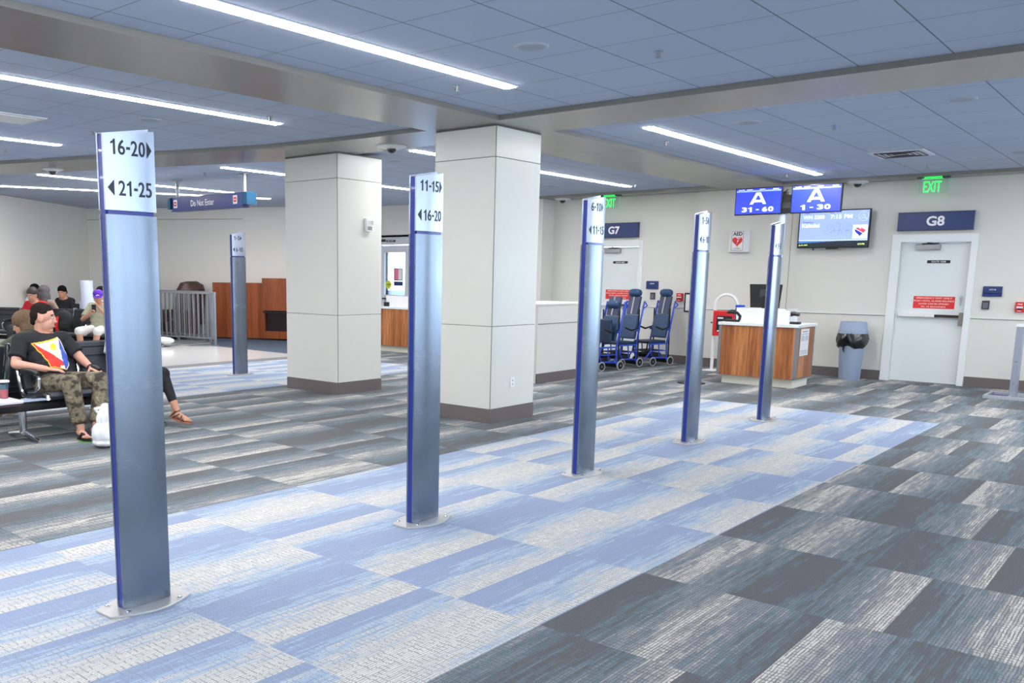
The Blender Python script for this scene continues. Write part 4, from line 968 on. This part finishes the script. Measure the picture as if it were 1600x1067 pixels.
# ------------------------------------------------------------------ tandem seating.  local: faces +X, seats run along +Y
def sling_profile():
    return [(.27, .405), (.24, .43), (.12, .425), (-.02, .405), (-.14, .39), (-.2, .395), (-.245, .44), (-.29, .54), (-.345, .70), (-.39, .84), (-.40, .87)]
def pad(prof, y0, y1, th, name, parent, m_):
    b = MB(); n = len(prof); top, bot = [], []
    for i, (x, z) in enumerate(prof):
        a = prof[max(i - 1, 0)]; c = prof[min(i + 1, n - 1)]; d = Vector((c[0] - a[0], c[1] - a[1])).normalized(); nn = Vector((d.y, -d.x))
        top.append((x + nn.x * th / 2, z + nn.y * th / 2)); bot.append((x - nn.x * th / 2, z - nn.y * th / 2))
    b.prism(top + bot[::-1], y0, y1, 'y')
    return b.build(name, m_, parent, bevel=.012)
def tandem(loc, rz, lab, n, table=None, group=None, pitch=.63, detailed=True):
    t = thing('tandem_seating', lab, 'seating', loc, rz, group)
    pr = sling_profile()
    for i in range(n):
        y0 = i * pitch + .035; y1 = (i + 1) * pitch - .035
        s_ = pad(pr[:6], y0, y1, .055, 'seat', t, LEATHER)
        k_ = pad(pr[6:], y0, y1, .055, 'backrest', t, LEATHER)
        if detailed:
            b = MB()
            for xx, zz in ((-.35, .83), (-.32, .74)): b.tube([(xx + .0, y0 + .01, zz), (xx + .0, y1 - .01, zz)], .006, 6)
            b.tube([(-.31, y0 + .02, .73), (-.225, (y0 + y1) / 2, .52)], .005, 6); b.tube([(-.31, y1 - .02, .73), (-.225, (y0 + y1) / 2, .52)], .005, 6)
            b.build('seam', LEATHERB, k_)
    for i in range(n + 1):
        y = i * pitch
        b = MB()
        fr = [(.31, .395), (.30, .425)] + pr[1:] + [(-.405, .89)]
        b.tube([(x, y, z + .0) for x, z in fr], .022, 8)
        b.tube([(-.27, y, .60), (-.2, y, .625), (0.0, y, .63), (.10, y, .62), (.14, y, .58), (.13, y, .50), (.05, y, .455), (-.1, y, .44)], .016, 8)
        fr_ = b.build('side_frame', CHROME, t, smooth=True)
        b = MB(); b.tube([(-.24, y, .635), (-.1, y, .645), (.05, y, .642), (.12, y, .625)], [.02, .028, .028, .02], 10); b.build('arm_pad', LEATHERB, fr_, smooth=True)
    b = MB(); L0 = -.02 - (table or 0); b.box(-.04, .04, L0, n * pitch + .02, .27, .35); b.box(.06, .10, L0, n * pitch, .30, .34); b.build('beam', BLACKM, t)
    for y in ([0.02, n * pitch - .02] if not table else [-.12, n * pitch - .02]):
        b = MB(); b.tube([(0, y, .3), (0, y, .06)], [.04, .034], 12); b.tube([(-.30, y, .02), (-.15, y, .045), (0, y, .065), (.15, y, .045), (.34, y, .02)], [.018, .024, .034, .024, .02], 8); b.build('leg', CHROME, t, smooth=True)
    if table:
        b = MB(); b.box(-.28, .34, -table - .02, -.25, .395, .425); tb = b.build('table_top', mat('white_laminate', (232, 226, 232), .3), t, bevel=.008)
        b = MB(); b.box(-.27, .33, -table - .0, -.26, .375, .395); b.build('table_edge', mat('plum_edge', (70, 44, 56), .5), tb)
    return t
tandem((-8.45, 3.90, 0), 0, 'black leather tandem seats with white side table, under the man in the flag shirt', 2, table=.95)
tandem((-9.35, 5.16, 0), PI, 'black leather tandem seats backing onto the flag shirt man, under the woman in green', 4, detailed=False)
U = Vector((.899, .438, 0)); Fv = Vector((.438, -.899, 0)); YAW3 = R(-64)
row3 = Vector((-18.35, 7.5, 0))
tandem(tuple(row3), YAW3, 'far row of black leather tandem seats under the red shirt and purple cap men', 5, group='far tandem rows')
tandem(tuple(row3 - Fv * .85 + U * 3.15), YAW3 + PI, 'far row of black tandem seats back to back behind the red shirt man', 5, group='far tandem rows', detailed=False)
tandem(tuple(row3 - Fv * 2.6 - U * 1.6), YAW3, 'farthest row of black tandem seats along the left wall', 5, group='far tandem rows', detailed=False)

# ------------------------------------------------------------------ people
def bake(mb, name, material, parent, vox, smooth_it=3):
    me = bpy.data.meshes.new('raw'); mb.bm.to_mesh(me); mb.bm.free()
    o = bpy.data.objects.new('raw', me); COL.objects.link(o)
    r = o.modifiers.new('r', 'REMESH'); r.mode = 'VOXEL'; r.voxel_size = vox; r.use_smooth_shade = True
    s_ = o.modifiers.new('s', 'SMOOTH'); s_.factor = .6; s_.iterations = smooth_it
    dg = bpy.context.evaluated_depsgraph_get(); nm = bpy.data.meshes.new_from_object(o.evaluated_get(dg))
    bpy.data.objects.remove(o); bpy.data.meshes.remove(me)
    nm.name = name; nm.materials.clear()
    for m_ in (material if isinstance(material, (list, tuple)) else [material]): nm.materials.append(m_)
    for p in nm.polygons: p.use_smooth = True
    ob = bpy.data.objects.new(name, nm); COL.objects.link(ob); ob.parent = parent
    return ob
def add_hand(b, wrist, d, nrm, side, sc=1.0, curl=.5):
    """d finger direction, nrm palm-facing direction, side = towards the thumb"""
    w_ = Vector(wrist); d = Vector(d).normalized(); nrm = Vector(nrm); nrm = (nrm - d * nrm.dot(d)).normalized(); s_ = d.cross(nrm).normalized()
    if s_.dot(Vector(side)) < 0: s_ = -s_
    for k, (off, ln, r) in enumerate(((.030, .072, .0092), (.010, .080, .0096), (-.010, .075, .0092), (-.029, .058, .0082))):
        kn = w_ + d * .088 * sc + s_ * off * sc
        b.cone(w_ + d * .01 * sc + s_ * off * .55 * sc, kn, .016 * sc, .0125 * sc, 8)
        p = kn; a = .25 * curl
        for j, fr in enumerate((.45, .30, .25)):
            dd = d * math.cos(a) + nrm * math.sin(a) + s_ * off * .8
            q = p + dd.normalized() * ln * fr * sc; b.cone(p, q, (r + .001 - j * .0008) * sc, (r - j * .0008) * sc, 8); p = q; a += .75 * curl
    p = w_ + d * .03 * sc + s_ * .028 * sc; q = p + (d * .55 + s_ * .8 + nrm * .25).normalized() * .042 * sc; r_ = q + (d * .95 + s_ * .25 + nrm * .35).normalized() * .035 * sc
    b.cone(w_ + d * .015 * sc, p, .017 * sc, .016 * sc, 8); b.cone(p, q, .0145 * sc, .0115 * sc, 8); b.cone(q, r_, .0115 * sc, .009 * sc, 8)
def head_matrix(c, yaw, pitch=0, roll=0, sc=1.0):
    return Matrix.Translation(Vector(c)) @ Matrix.Rotation(yaw, 4, 'Z') @ Matrix.Rotation(pitch, 4, 'Y') @ Matrix.Rotation(roll, 4, 'X') @ Matrix.Scale(sc, 4)
def add_head(b, H):
    b.ell((-.012, 0, .025), (.098, .076, .095), H, 3); b.ell((.022, 0, -.045), (.070, .060, .075), H, 3)
    b.ell((.055, 0, -.098), (.032, .034, .024), H); b.ell((.060, 0, -.02), (.030, .050, .045), H)
    b.ell((.100, 0, -.022), (.016, .013, .012), H)
    b.ell((.092, 0, .0), (.012, .010, .026), H)                                     # nose
    b.ell((.074, 0, .03), (.016, .048, .010), H)                                     # brow
    b.ell((.084, 0, -.060), (.012, .024, .006), H); b.ell((.082, 0, -.070), (.012, .021, .007), H)   # lips
    for s in (-1, 1):
        b.ell((-.008, s * .077, -.008), (.018, .009, .030), H); b.ell((.055, s * .036, -.028), (.024, .018, .022), H)
def face_parts(H, parent, hairmat, vox):
    b = MB()
    for s in (-1, 1): b.ell((.076, s * .032, .012), (.010, .013, .0055), H)
    e = b.build('eyes', WHITE, parent, smooth='all')
    b = MB()
    for s in (-1, 1): b.ell((.0835, s * .032, .012), (.004, .0055, .005), H)
    b.build('iris', BLACK, e, smooth='all')
    b = MB()
    for s in (-1, 1): b.tube([H @ Vector((.080, s * .015, .034)), H @ Vector((.084, s * .035, .040)), H @ Vector((.068, s * .055, .032))], .0045, 6)
    b.build('eyebrows', hairmat, parent, smooth=True)
    b = MB(); b.tube([H @ Vector((.088, -.024, -.066)), H @ Vector((.0975, -.008, -.064)), H @ Vector((.0975, .008, -.064)), H @ Vector((.088, .024, -.066))], .0045, 6); b.build('lips', mat('lip', (176, 104, 98), .5), parent, smooth=True)
def person(name, lab, loc, rz, J, skin, vox=.007, tops=None, legs=None, hair=None, hairmat=HAIRK, hsc=1.0, hy=0, hp=0, bulk=1.0, sleeve=.85, hands=True, bottoms='long', feet=True, shoemat=BLACK, neckline=True, legcut=.9, face=True):
    t = thing(name, lab, 'person', loc, rz)
    V = lambda k: Vector(J[k])
    H = head_matrix(J['head'], hy, hp, 0, hsc)
    def torso(b, g=0.0, top=True):
        pel, bel, che, nk = V('pelvis'), V('belly'), V('chest'), V('neck')
        b.ell(pel, (.13 * bulk + g, .17 * bulk + g, .12 + g)); b.ell(bel, (.13 * bulk + g, .17 * bulk + g, .14 + g)); b.ell(che, (.125 * bulk + g, .175 * bulk + g, .15 + g))
        b.ell((pel + bel) / 2, (.13 * bulk + g, .168 * bulk + g, .12 + g)); b.ell((bel + che) / 2, (.13 * bulk + g, .172 * bulk + g, .13 + g))
        for s in ('L', 'R'):
            b.cone(che + Vector((0, 0, .08)), V('sh' + s), .085 + g, .062 * bulk + g); b.cone(nk + Vector((0, 0, -.02)), V('sh' + s) + Vector((0, 0, .0)), .05 + g, .055 + g)
        b.cone(che, nk, .10 + g, .06 + g * .6)
    b = MB(); torso(b)
    b.cone(V('neck') + Vector((0, 0, -.03)), V('head') + (H.to_3x3() @ Vector((-.02, 0, -.05))), .056 * bulk, .052 * hsc)
    add_head(b, H)
    for s in ('L', 'R'):
        b.cone(V('sh' + s), V('el' + s), .052 * bulk, .041 * bulk); b.cone(V('el' + s), V('wr' + s), .042 * bulk, .027 * bulk)
        b.cone(V('hip' + s), V('kn' + s), .085 * bulk, .058 * bulk); b.cone(V('kn' + s), V('kn' + s).lerp(V('an' + s), .35), .055 * bulk, .054 * bulk); b.cone(V('kn' + s).lerp(V('an' + s), .35), V('an' + s), .054 * bulk, .036)
        if hands:
            sg = 1 if s == 'L' else -1
            hd = J.get('hd' + s, V('wr' + s) - V('el' + s)); hn = J.get('hn' + s, (0, 0, -1)); th = J.get('th' + s, (0, -sg, 0.2))
            add_hand(b, V('wr' + s), hd, hn, th, 1.0 * bulk ** .3, J.get('curl', .5))
        f = Vector(J.get('ft' + s, (1, 0, -.1))).normalized(); a = V('an' + s)
        b.cone(a + Vector((0, 0, -.03)) - f * .035, a + f * .11 + Vector((0, 0, -.05)), .036, .028); b.cone(a + f * .11 + Vector((0, 0, -.05)), a + f * .16 + Vector((0, 0, -.057)), .030, .02)
        sd = f.cross(Vector((0, 0, 1))).normalized() * (1 if s == 'R' else -1)
        for k in range(5):
            tp = a + f * (.145 - k * .008) + sd * (-.03 + k * .016) + Vector((0, 0, -.062)); b.cone(tp, tp + f * (.04 - k * .004), .011 - k * .001, .008, 8)
    body = bake(b, 'body', skin, t, vox)
    if tops:
        b = MB(); torso(b, .014)
        for s in ('L', 'R'):
            e = V('sh' + s).lerp(V('el' + s), sleeve) if sleeve <= 1 else V('el' + s).lerp(V('wr' + s), sleeve - 1)
            if sleeve > 1: b.cone(V('sh' + s), V('el' + s), .066 * bulk, .058 * bulk); b.cone(V('el' + s), e, .058 * bulk, .045 * bulk)
            else:
                b.cone(V('sh' + s), V('sh' + s).lerp(V('el' + s), sleeve * .75), .070 * bulk, .068 * bulk); b.tube([V('sh' + s).lerp(V('el' + s), sleeve * .6), e], [.068 * bulk, .072 * bulk], 14)
        shirt = bake(b, 'shirt', tops, t, vox, 2)
        # open the collar
        me = shirt.data; bm = bmesh.new(); bm.from_mesh(me)
        nk = V('neck'); ax = (V('head') - nk).normalized()
        kill = [v for v in bm.verts if (v.co - nk).dot(ax) > .028 and ((v.co - nk) - ax * (v.co - nk).dot(ax)).length < .12]
        bmesh.ops.delete(bm, geom=kill, context='VERTS'); bm.to_mesh(me); bm.free()
    else: shirt = None
    if legs:
        b = MB(); b.ell(V('pelvis') + Vector((0, 0, -.02)), (.145 * bulk, .185 * bulk, .12))
        for s in ('L', 'R'):
            b.cone(V('pelvis').lerp(V('hip' + s), .8), V('kn' + s), .105 * bulk, .080 * bulk)
            e = V('kn' + s).lerp(V('an' + s), legcut)
            if bottoms == 'long': b.cone(V('kn' + s), V('kn' + s).lerp(e, .5), .080 * bulk, .072 * bulk); b.tube([V('kn' + s).lerp(e, .5), e], [.072 * bulk, .058 * bulk], 14); b.ell(V('kn' + s).lerp(e, .92), (.068 * bulk, .068 * bulk, .03))
            elif bottoms == 'tight': b.cone(V('kn' + s), e, .066 * bulk, .048 * bulk)
        bake(b, 'trousers' if bottoms != 'shorts' else 'shorts', legs, t, vox, 2)
    if hair:
        b = MB(); hair(b, H); bake(b, 'hair', hairmat, t, vox * .9, 1)
    if face: face_parts(H, t, hairmat, vox)
    return t, H, shirt, body
def hair_short(b, H):
    b.ell((-.018, 0, .066), (.090, .073, .068), H, 3); b.ell((-.052, 0, .022), (.058, .0775, .070), H, 3); b.ell((-.075, 0, -.03), (.03, .055, .04), H, 3); b.ell((-.006, 0, .050), (.070, .0785, .046), H, 3)
def hair_full(b, H):
    b.ell((-.028, 0, .062), (.104, .090, .088), H, 3); b.ell((-.06, 0, .0), (.07, .086, .08), H, 3)
def hair_long(b, H):
    b.ell((-.02, 0, .05), (.115, .096, .098), H, 3); b.ell((-.06, 0, -.04), (.08, .098, .12), H, 3); b.ell((-.07, 0, -.14), (.07, .10, .10), H, 3); b.ell((.0, .07, -.06), (.05, .035, .11), H); b.ell((.0, -.07, -.06), (.05, .035, .11), H)
SIT = dict(pelvis=(-.04, 0, .50), belly=(-.07, 0, .66), chest=(-.12, 0, .86), neck=(-.15, 0, 1.02), head=(-.12, 0, 1.16),
           shL=(-.14, .18, .95), shR=(-.14, -.18, .95), elL=(-.05, .27, .70), elR=(-.05, -.27, .70), wrL=(.18, .14, .66), wrR=(.18, -.14, .66),
           hipL=(0, .10, .49), hipR=(0, -.10, .49), knL=(.44, .13, .50), knR=(.44, -.13, .50), anL=(.46, .12, .085), anR=(.46, -.12, .085))
def pose(**k): d = dict(SIT); d.update(k); return d

# --- man in black flag T-shirt
J = pose(pelvis=(-.06, 0, .50), belly=(-.09, 0, .64), chest=(-.19, .01, .83), neck=(-.25, .02, .985), head=(-.215, .03, 1.135),
         shL=(-.22, .235, .915), shR=(-.22, -.225, .915), elL=(-.05, .33, .71), elR=(-.14, -.33, .70), wrL=(.17, .30, .635), wrR=(.10, -.15, .655),
         hdR=(.5, .75, -.1), hnR=(-.1, 0, -1), thR=(-.8, .4, .3), hdL=(1, -.05, -.12), hnL=(0, 0, -1), thL=(.2, -1, .1),
         hipL=(0, .11, .48), hipR=(0, -.11, .48), knL=(.42, .26, .53), knR=(.44, -.10, .53), anL=(.60, .05, .105), anR=(.58, -.10, .105), ftL=(1, .05, -.0), ftR=(1, -.2, 0), curl=.35)
man, H, shirt, body = person('person', 'seated man in a black flag T-shirt, camouflage trousers and flip-flops', (-8.62, 4.21, 0), R(4), J, SKIN, .0062, TEE, CAMO, hair_short, HAIRB, 1.18, R(52), R(6), 1.14, .72)
for mm in (FLAGW, FLAGY, FLAGR, FLAGB): shirt.data.materials.append(mm)
def inpoly(p, poly):
    c = False; n = len(poly)
    for i in range(n):
        a, b2 = poly[i], poly[(i + 1) % n]
        if (a[1] > p[1]) != (b2[1] > p[1]) and p[0] < (b2[0] - a[0]) * (p[1] - a[1]) / (b2[1] - a[1]) + a[0]: c = not c
    return c
# print area in (y, z): scaled outline of the flag
OUT = [(-.165, .895), (.115, .945), (.135, .90), (.205, .71), (.105, .62), (-.04, .66), (-.075, .66), (-.085, .72), (-.12, .80)]
def shr(poly, k):
    cx = sum(p[0] for p in poly) / len(poly); cy = sum(p[1] for p in poly) / len(poly); return [(cx + (p[0] - cx) * k, cy + (p[1] - cy) * k) for p in poly]
INN = shr(OUT, .93)
TRI = [(-.14, .885), (.105, .93), (.075, .71)]
LB = [(.10, .935), (.22, .70), (.10, .60), (.06, .72)]
for pl in shirt.data.polygons:
    c = pl.center; nrm = pl.normal
    if nrm.x < .05: continue
    q = (c.y, c.z)
    if not inpoly(q, OUT): continue
    k = 1
    if inpoly(q, INN):
        if inpoly(q, TRI):
            k = 1
            dx, dz = c.y - .02, c.z - .855; rr = math.hypot(dx, dz)
            k = 2 if rr < .032 + .010 * max(0, math.cos(8 * math.atan2(dz, dx))) else 1
        elif inpoly(q, LB): k = 4
        elif c.y > .03 and c.z < .67: k = 1
        else: k = 3
    else: k = 2 if c.y < .1 else 1
    pl.material_index = k
b = MB(); wl = Vector(J['wrL']); dl = (wl - Vector(J['elL'])).normalized(); pc = wl - dl * .01; u_ = dl.cross(Vector((0, 0, 1))).normalized(); v_ = dl.cross(u_)
b.tube([pc + (u_ * math.cos(a) + v_ * math.sin(a)) * .037 for a in [2 * PI * i / 16 for i in range(16)]], .007, 6, closed=True); b.build('wristband', BLACK, man, smooth=True)
for s in ('L', 'R'):
    a = Vector(J['an' + s]); f = Vector(J['ft' + s]).normalized(); ang = math.atan2(f.y, f.x)
    Mx = Matrix.Translation((a.x + f.x * .06, a.y + f.y * .06, 0)) @ Matrix.Rotation(ang, 4, 'Z')
    sh = [(.15 * math.cos(x) , .052 * math.sin(x) * (1 + .15 * math.cos(x))) for x in [2 * PI * i / 20 for i in range(20)]]
    b = MB(); b.prism(sh, .0, .01, M=Mx); o = b.build('flip_flop_sole', mat('lime_sole', (90, 170, 60), .6), man)
    b = MB(); b.prism([(x * .98, y * .96) for x, y in sh], .01, .022, M=Mx); b.build('footbed', BLACK, o)
    b = MB(); b.tube([Mx @ Vector(q) for q in ((-.02, -.045, .02), (.04, -.03, .075), (.085, .0, .06), (.1, .005, .02))], [.012, .014, .012, .008], 8); b.tube([Mx @ Vector(q) for q in ((-.02, .045, .02), (.04, .03, .075), (.085, .0, .06))], [.012, .014, .012], 8); b.build('strap', BLACK, o, smooth=True)

# --- woman in black leggings mostly hidden behind the first pylon
J = pose(knL=(.44, .0, .49), knR=(.42, .06, .55), anL=(.40, -.06, .085), anR=(.60, .10, .17), ftR=(.95, .3, -.2), ftL=(1, 0, 0), pelvis=(-.04, 0, .50))
wom, H, _, _ = person('person', 'woman in black leggings and sandals with legs crossed, hidden behind the first pylon', (-8.60, 5.10, 0), 0, J, SKIN2, .009, mat('pale_blue_top', (196, 206, 220), .9), mat('leggings', (22, 22, 26), .8), hair_long, HAIRB, 1.05, 0, 0, .98, .8, bottoms='tight', legcut=.70)
a = Vector(J['anR']); f = Vector(J['ftR']).normalized(); up = Vector((.3, .15, 1)).normalized(); sdv = f.cross(up).normalized()
def fpt(x, y, z): return a + f * x + sdv * y + up * z
b = MB(); b.tube([fpt(-.06, 0, -.075), fpt(.0, 0, -.085), fpt(.08, 0, -.088), fpt(.16, 0, -.085), fpt(.2, 0, -.08)], [.03, .036, .045, .045, .02], 14, flat=.25); sd = b.build('sandal', mat('tan_sole', (160, 96, 66), .6), wom, smooth=True)
b = MB(); b.tube([fpt(.0, -.045, -.07), fpt(.05, -.02, -.02), fpt(.09, .02, -.03), fpt(.11, .045, -.08)], .009, 6); b.tube([fpt(.0, .045, -.07), fpt(.05, .02, -.02), fpt(.09, -.02, -.03), fpt(.12, -.04, -.08)], .009, 6); b.tube([fpt(.13, -.03, -.075), fpt(.15, 0, -.045), fpt(.13, .035, -.075)], .008, 6); b.tube([fpt(-.03, .04, -.06), fpt(.01, .035, .0), fpt(.03, 0, .015), fpt(.01, -.035, .0), fpt(-.03, -.04, -.06)], .008, 6)
b.build('sandal_straps', BROWNL, sd, smooth=True)

# --- woman in green behind the man, facing the other way and down
J = pose(belly=(.0, 0, .64), chest=(.05, 0, .80), neck=(.08, 0, .94), head=(.15, -.02, 1.03), shL=(.06, .18, .87), shR=(.06, -.18, .87), elR=(.10, -.30, .86), elL=(.14, .36, .78), wrL=(.36, .30, .86), wrR=(.3, -.16, .7))
gw, H, _, _ = person('person', 'woman in an olive green top with streaked hair, turned away behind the flag shirt man', (-9.45, 4.40, 0), R(200), J, SKIN2, .0085, mat('olive_knit', (74, 80, 58), .9), mat('black_cloth', (26, 26, 30), .9), hair_long, HAIRBR, 1.08, R(45), R(18), 1.0, 1.4)
# --- far people
def far_pos(k, dv=0): p = row3 + U * k - Fv * .0; return (p.x + Fv.x * dv, p.y + Fv.y * dv, 0)
person('person', 'man in a red shirt looking down, seated in the far row', far_pos(1.14, -.08), YAW3, pose(head=(-.05, .0, 1.13)), SKIN3, .013, mat('red_shirt', (206, 26, 46), .85), mat('grey_trousers', (64, 64, 70), .9), hair_full, mat('salt_pepper', (58, 54, 54), .6, noise=.3, nscale=50), 1.12, 0, R(22), 1.1, .95)
J = pose(neck=(-.10, 0, 1.0), head=(-.02, .02, 1.12), chest=(-.10, 0, .85), elL=(.08, .28, .72), wrL=(.26, .16, .93), elR=(.02, -.29, .70), wrR=(.26, .02, .86), hdR=(.6, .5, .3), hdL=(.2, -.4, .8), knL=(.46, .2, .50), knR=(.46, -.16, .50), curl=.9)
cm, H, _, _ = person('person', 'man in a purple cap, sage T-shirt and white shorts holding a phone', far_pos(2.66, -.05), YAW3 + R(10), J, SKIN3, .012, mat('sage_shirt', (168, 168, 146), .9), mat('white_shorts', (232, 230, 226), .9), hair_short, HAIRB, 1.08, R(20), R(20), 1.08, .8, bottoms='shorts')
b = MB(); b.ell((-.015, 0, .07), (.108, .09, .07), H, 3); b.prism([(.06 + .1 * math.cos(x), .085 * math.sin(x)) for x in [PI * i / 12 - PI / 2 for i in range(13)]], .045, .055, M=H)
cap = bake(b, 'cap', mat('purple_cap', (92, 40, 176), .8), cm, .009, 1)
b = MB(); [b.tube([H @ Vector((.092, -.03, .072)), H @ Vector((.104, 0, .09)), H @ Vector((.092, .03, .072))], .006, 6), b.tube([H @ Vector((.100, -.015, .065)), H @ Vector((.104, .0, .095))], .006, 6)]; b.build('cap_emblem', WHITEG, cap)
p_ = Vector(far_pos(2.66, -.05)) + Matrix.Rotation(YAW3 + R(10), 3, 'Z') @ Vector((.35, .10, .93))
t = thing('smartphone', 'black smartphone held by the man in the purple cap', 'phone', tuple(p_), YAW3 + R(10)); b = MB(); b.box(-.01, .01, -.04, .04, -.07, .07); b.build('phone_body', BLACK, t, bevel=.004)
person('person', 'grey-haired person facing away, seated back to back with the red shirt man', far_pos(.88, -.95), YAW3 + PI, pose(), SKIN2, .014, mat('tan_top', (150, 130, 116), .9), mat('dark_cloth', (40, 40, 46), .9), hair_long, HAIRG, 1.15, 0, 0, 1.0)
far4 = lambda k, dv=0: tuple(row3 - Fv * (2.55 + dv) + U * k)
person('person', 'black-haired person in a white shirt in the farthest row behind the red shirt man', far4(-.62), YAW3 + PI, pose(), SKIN2, .014, mat('white_shirt', (232, 232, 236), .9), mat('dark_cloth', (40, 40, 46), .9), hair_full, HAIRK, 1.15, 0, 0, 1.05)
person('person', 'dark-haired person in black looking down in the farthest row', far4(.02, -.1), YAW3, pose(head=(-.05, 0, 1.13)), SKIN2, .014, mat('black_top', (26, 26, 30), .9), mat('dark_cloth', (40, 40, 46), .9), hair_full, HAIRK, 1.1, R(15), R(18), 1.0, 1.7)
person('person', 'dark-haired person half hidden behind the purple cap and the first pylon', far_pos(2.2, -1.0), YAW3 + PI, pose(), SKIN2, .014, mat('white_shirt', (232, 232, 236), .9), mat('dark_cloth', (40, 40, 46), .9), hair_full, HAIRK, 1.12)

# bags and small things
def backpack(loc, rz, lab, c, accent=None, s=1.0):
    t = thing('backpack', lab, 'bag', loc, rz)
    b = MB(); b.ell((0, 0, .22 * s), (.14 * s, .19 * s, .22 * s), sub=3); b.ell((.1 * s, 0, .14 * s), (.08 * s, .14 * s, .12 * s)); b.box(-.1 * s, .1 * s, -.15 * s, .15 * s, 0, .2 * s); bake(b, 'pack_body', c, t, .012, 3)
    b = MB(); b.tube([(-.1 * s, 0, .36 * s), (-.05 * s, 0, .47 * s), (.02 * s, 0, .43 * s)], .012, 6); b.tube([(.1 * s, -.15 * s, .05 * s), (.16 * s, -.17 * s, .25 * s), (.02 * s, -.12 * s, .42 * s)], .014, 6); b.build('pack_strap', BLACKM, t)
    if accent: b = MB(); b.tube([(.15 * s, -.05, .03), (.19 * s, -.05, .15 * s), (.14 * s, -.04, .32 * s)], [.03, .035, .02], 8); b.build('accent_panel', accent, t, smooth=True)
q = far_pos(1.95, .0); backpack((q[0], q[1], .43), YAW3, 'black backpack with red panel on the seat between the red shirt and purple cap men', BLACKM, RED, 1.0)
q = far_pos(2.5, .0); backpack((q[0], q[1], 0), YAW3, 'black bag on the floor under the man in white shorts', BLACKM, None, .85)
q = tuple(row3 - Fv * 2.5 + U * .95); backpack((q[0], q[1], .42), YAW3, 'black and white bag upright on the farthest row of seats', BLACKM, WHITE, 1.15)
t = thing('water_bottle', 'clear water bottle beside the red and black backpack', 'bottle', (far_pos(1.68, .12)[0], far_pos(1.68, .12)[1], .43))
b = MB(); b.lathe([(.03, 0), (.034, .01), (.034, .15), (.014, .19), (.014, .2)], 14); b.build('bottle_body', mat('pale_bottle', (214, 220, 226), .15), t, smooth=True); b = MB(); b.lathe([(.016, .2), (.016, .225)], 12); b.build('bottle_cap', WHITE, t)
# plastic bag at the man's feet
t = thing('plastic_bag', 'white plastic shopping bag on the carpet beside the flag shirt man\'s feet', 'bag', (-7.53, 4.15, 0))
b = MB(); b.ell((0, 0, .13), (.12, .15, .13), sub=3); b.ell((-.0, .0, .26), (.075, .10, .12), sub=3); b.ell((0, 0, .05), (.12, .15, .05)); b.ell((-.02, -.0, .36), (.03, .05, .05)); b.tube([(0, -.02, .34), (-.01, -.06, .37), (-.02, -.10, .365), (-.02, -.085, .33)], [.02, .014, .016, .012], 8); b.cone((0, .03, .36), (.02, .05, .42), .02, .012)
bag = bake(b, 'bag_body', mat('thin_white_plastic', (236, 238, 242), .35), t, .008, 1)
for v in bag.data.vertices:
    a = math.atan2(v.co.y, v.co.x); v.co += Vector((math.cos(a), math.sin(a), 0)) * (.006 * math.sin(a * 9 + v.co.z * 14) + .003 * math.sin(a * 17 - v.co.z * 30)) * min(1, v.co.z * 8)
# iced drink
t = thing('iced_drink', 'clear plastic cup of pink iced drink with a green straw on the side table', 'drink', (-8.36, 3.58, .425))
b = MB(); b.lathe([(.034, 0), (.036, .004), (.050, .15), (.052, .155)], 24); b.build('cup', PLASTIC, t, smooth=True)
b = MB(); b.lathe([(.031, .004), (.040, .085)], 20); b.build('pink_drink', mat('pink_juice', (244, 140, 146), .3), t, smooth=True)
b = MB(); b.lathe([(.0405, .086), (.047, .135)], 20); b.build('ice_layer', mat('tinted_ice', (120, 156, 176), .25), t, smooth=True)
b = MB(); b.lathe([(.054, .152), (.054, .166), (.04, .17), (.01, .172)], 24); b.build('lid', WHITE, t, smooth=True)
b = MB(); b.tube([(.0, .005, .1), (.008, .02, .24)], .004, 8); b.build('straw', mat('green_straw', (16, 128, 92), .4), t)
t = thing('floor_shoes', 'pair of dark shoes under the side table at the left edge', 'shoes', (-9.35, 3.75, 0), PI)
b = MB(); [b.tube([(-.1, y, .04), (0, y, .05), (.12, y, .03)], [.035, .04, .03], 10) for y in (-.07, .07)]; b.build('shoe_pair', mat('grey_brown_shoe', (104, 92, 88), .6), t, smooth=True)
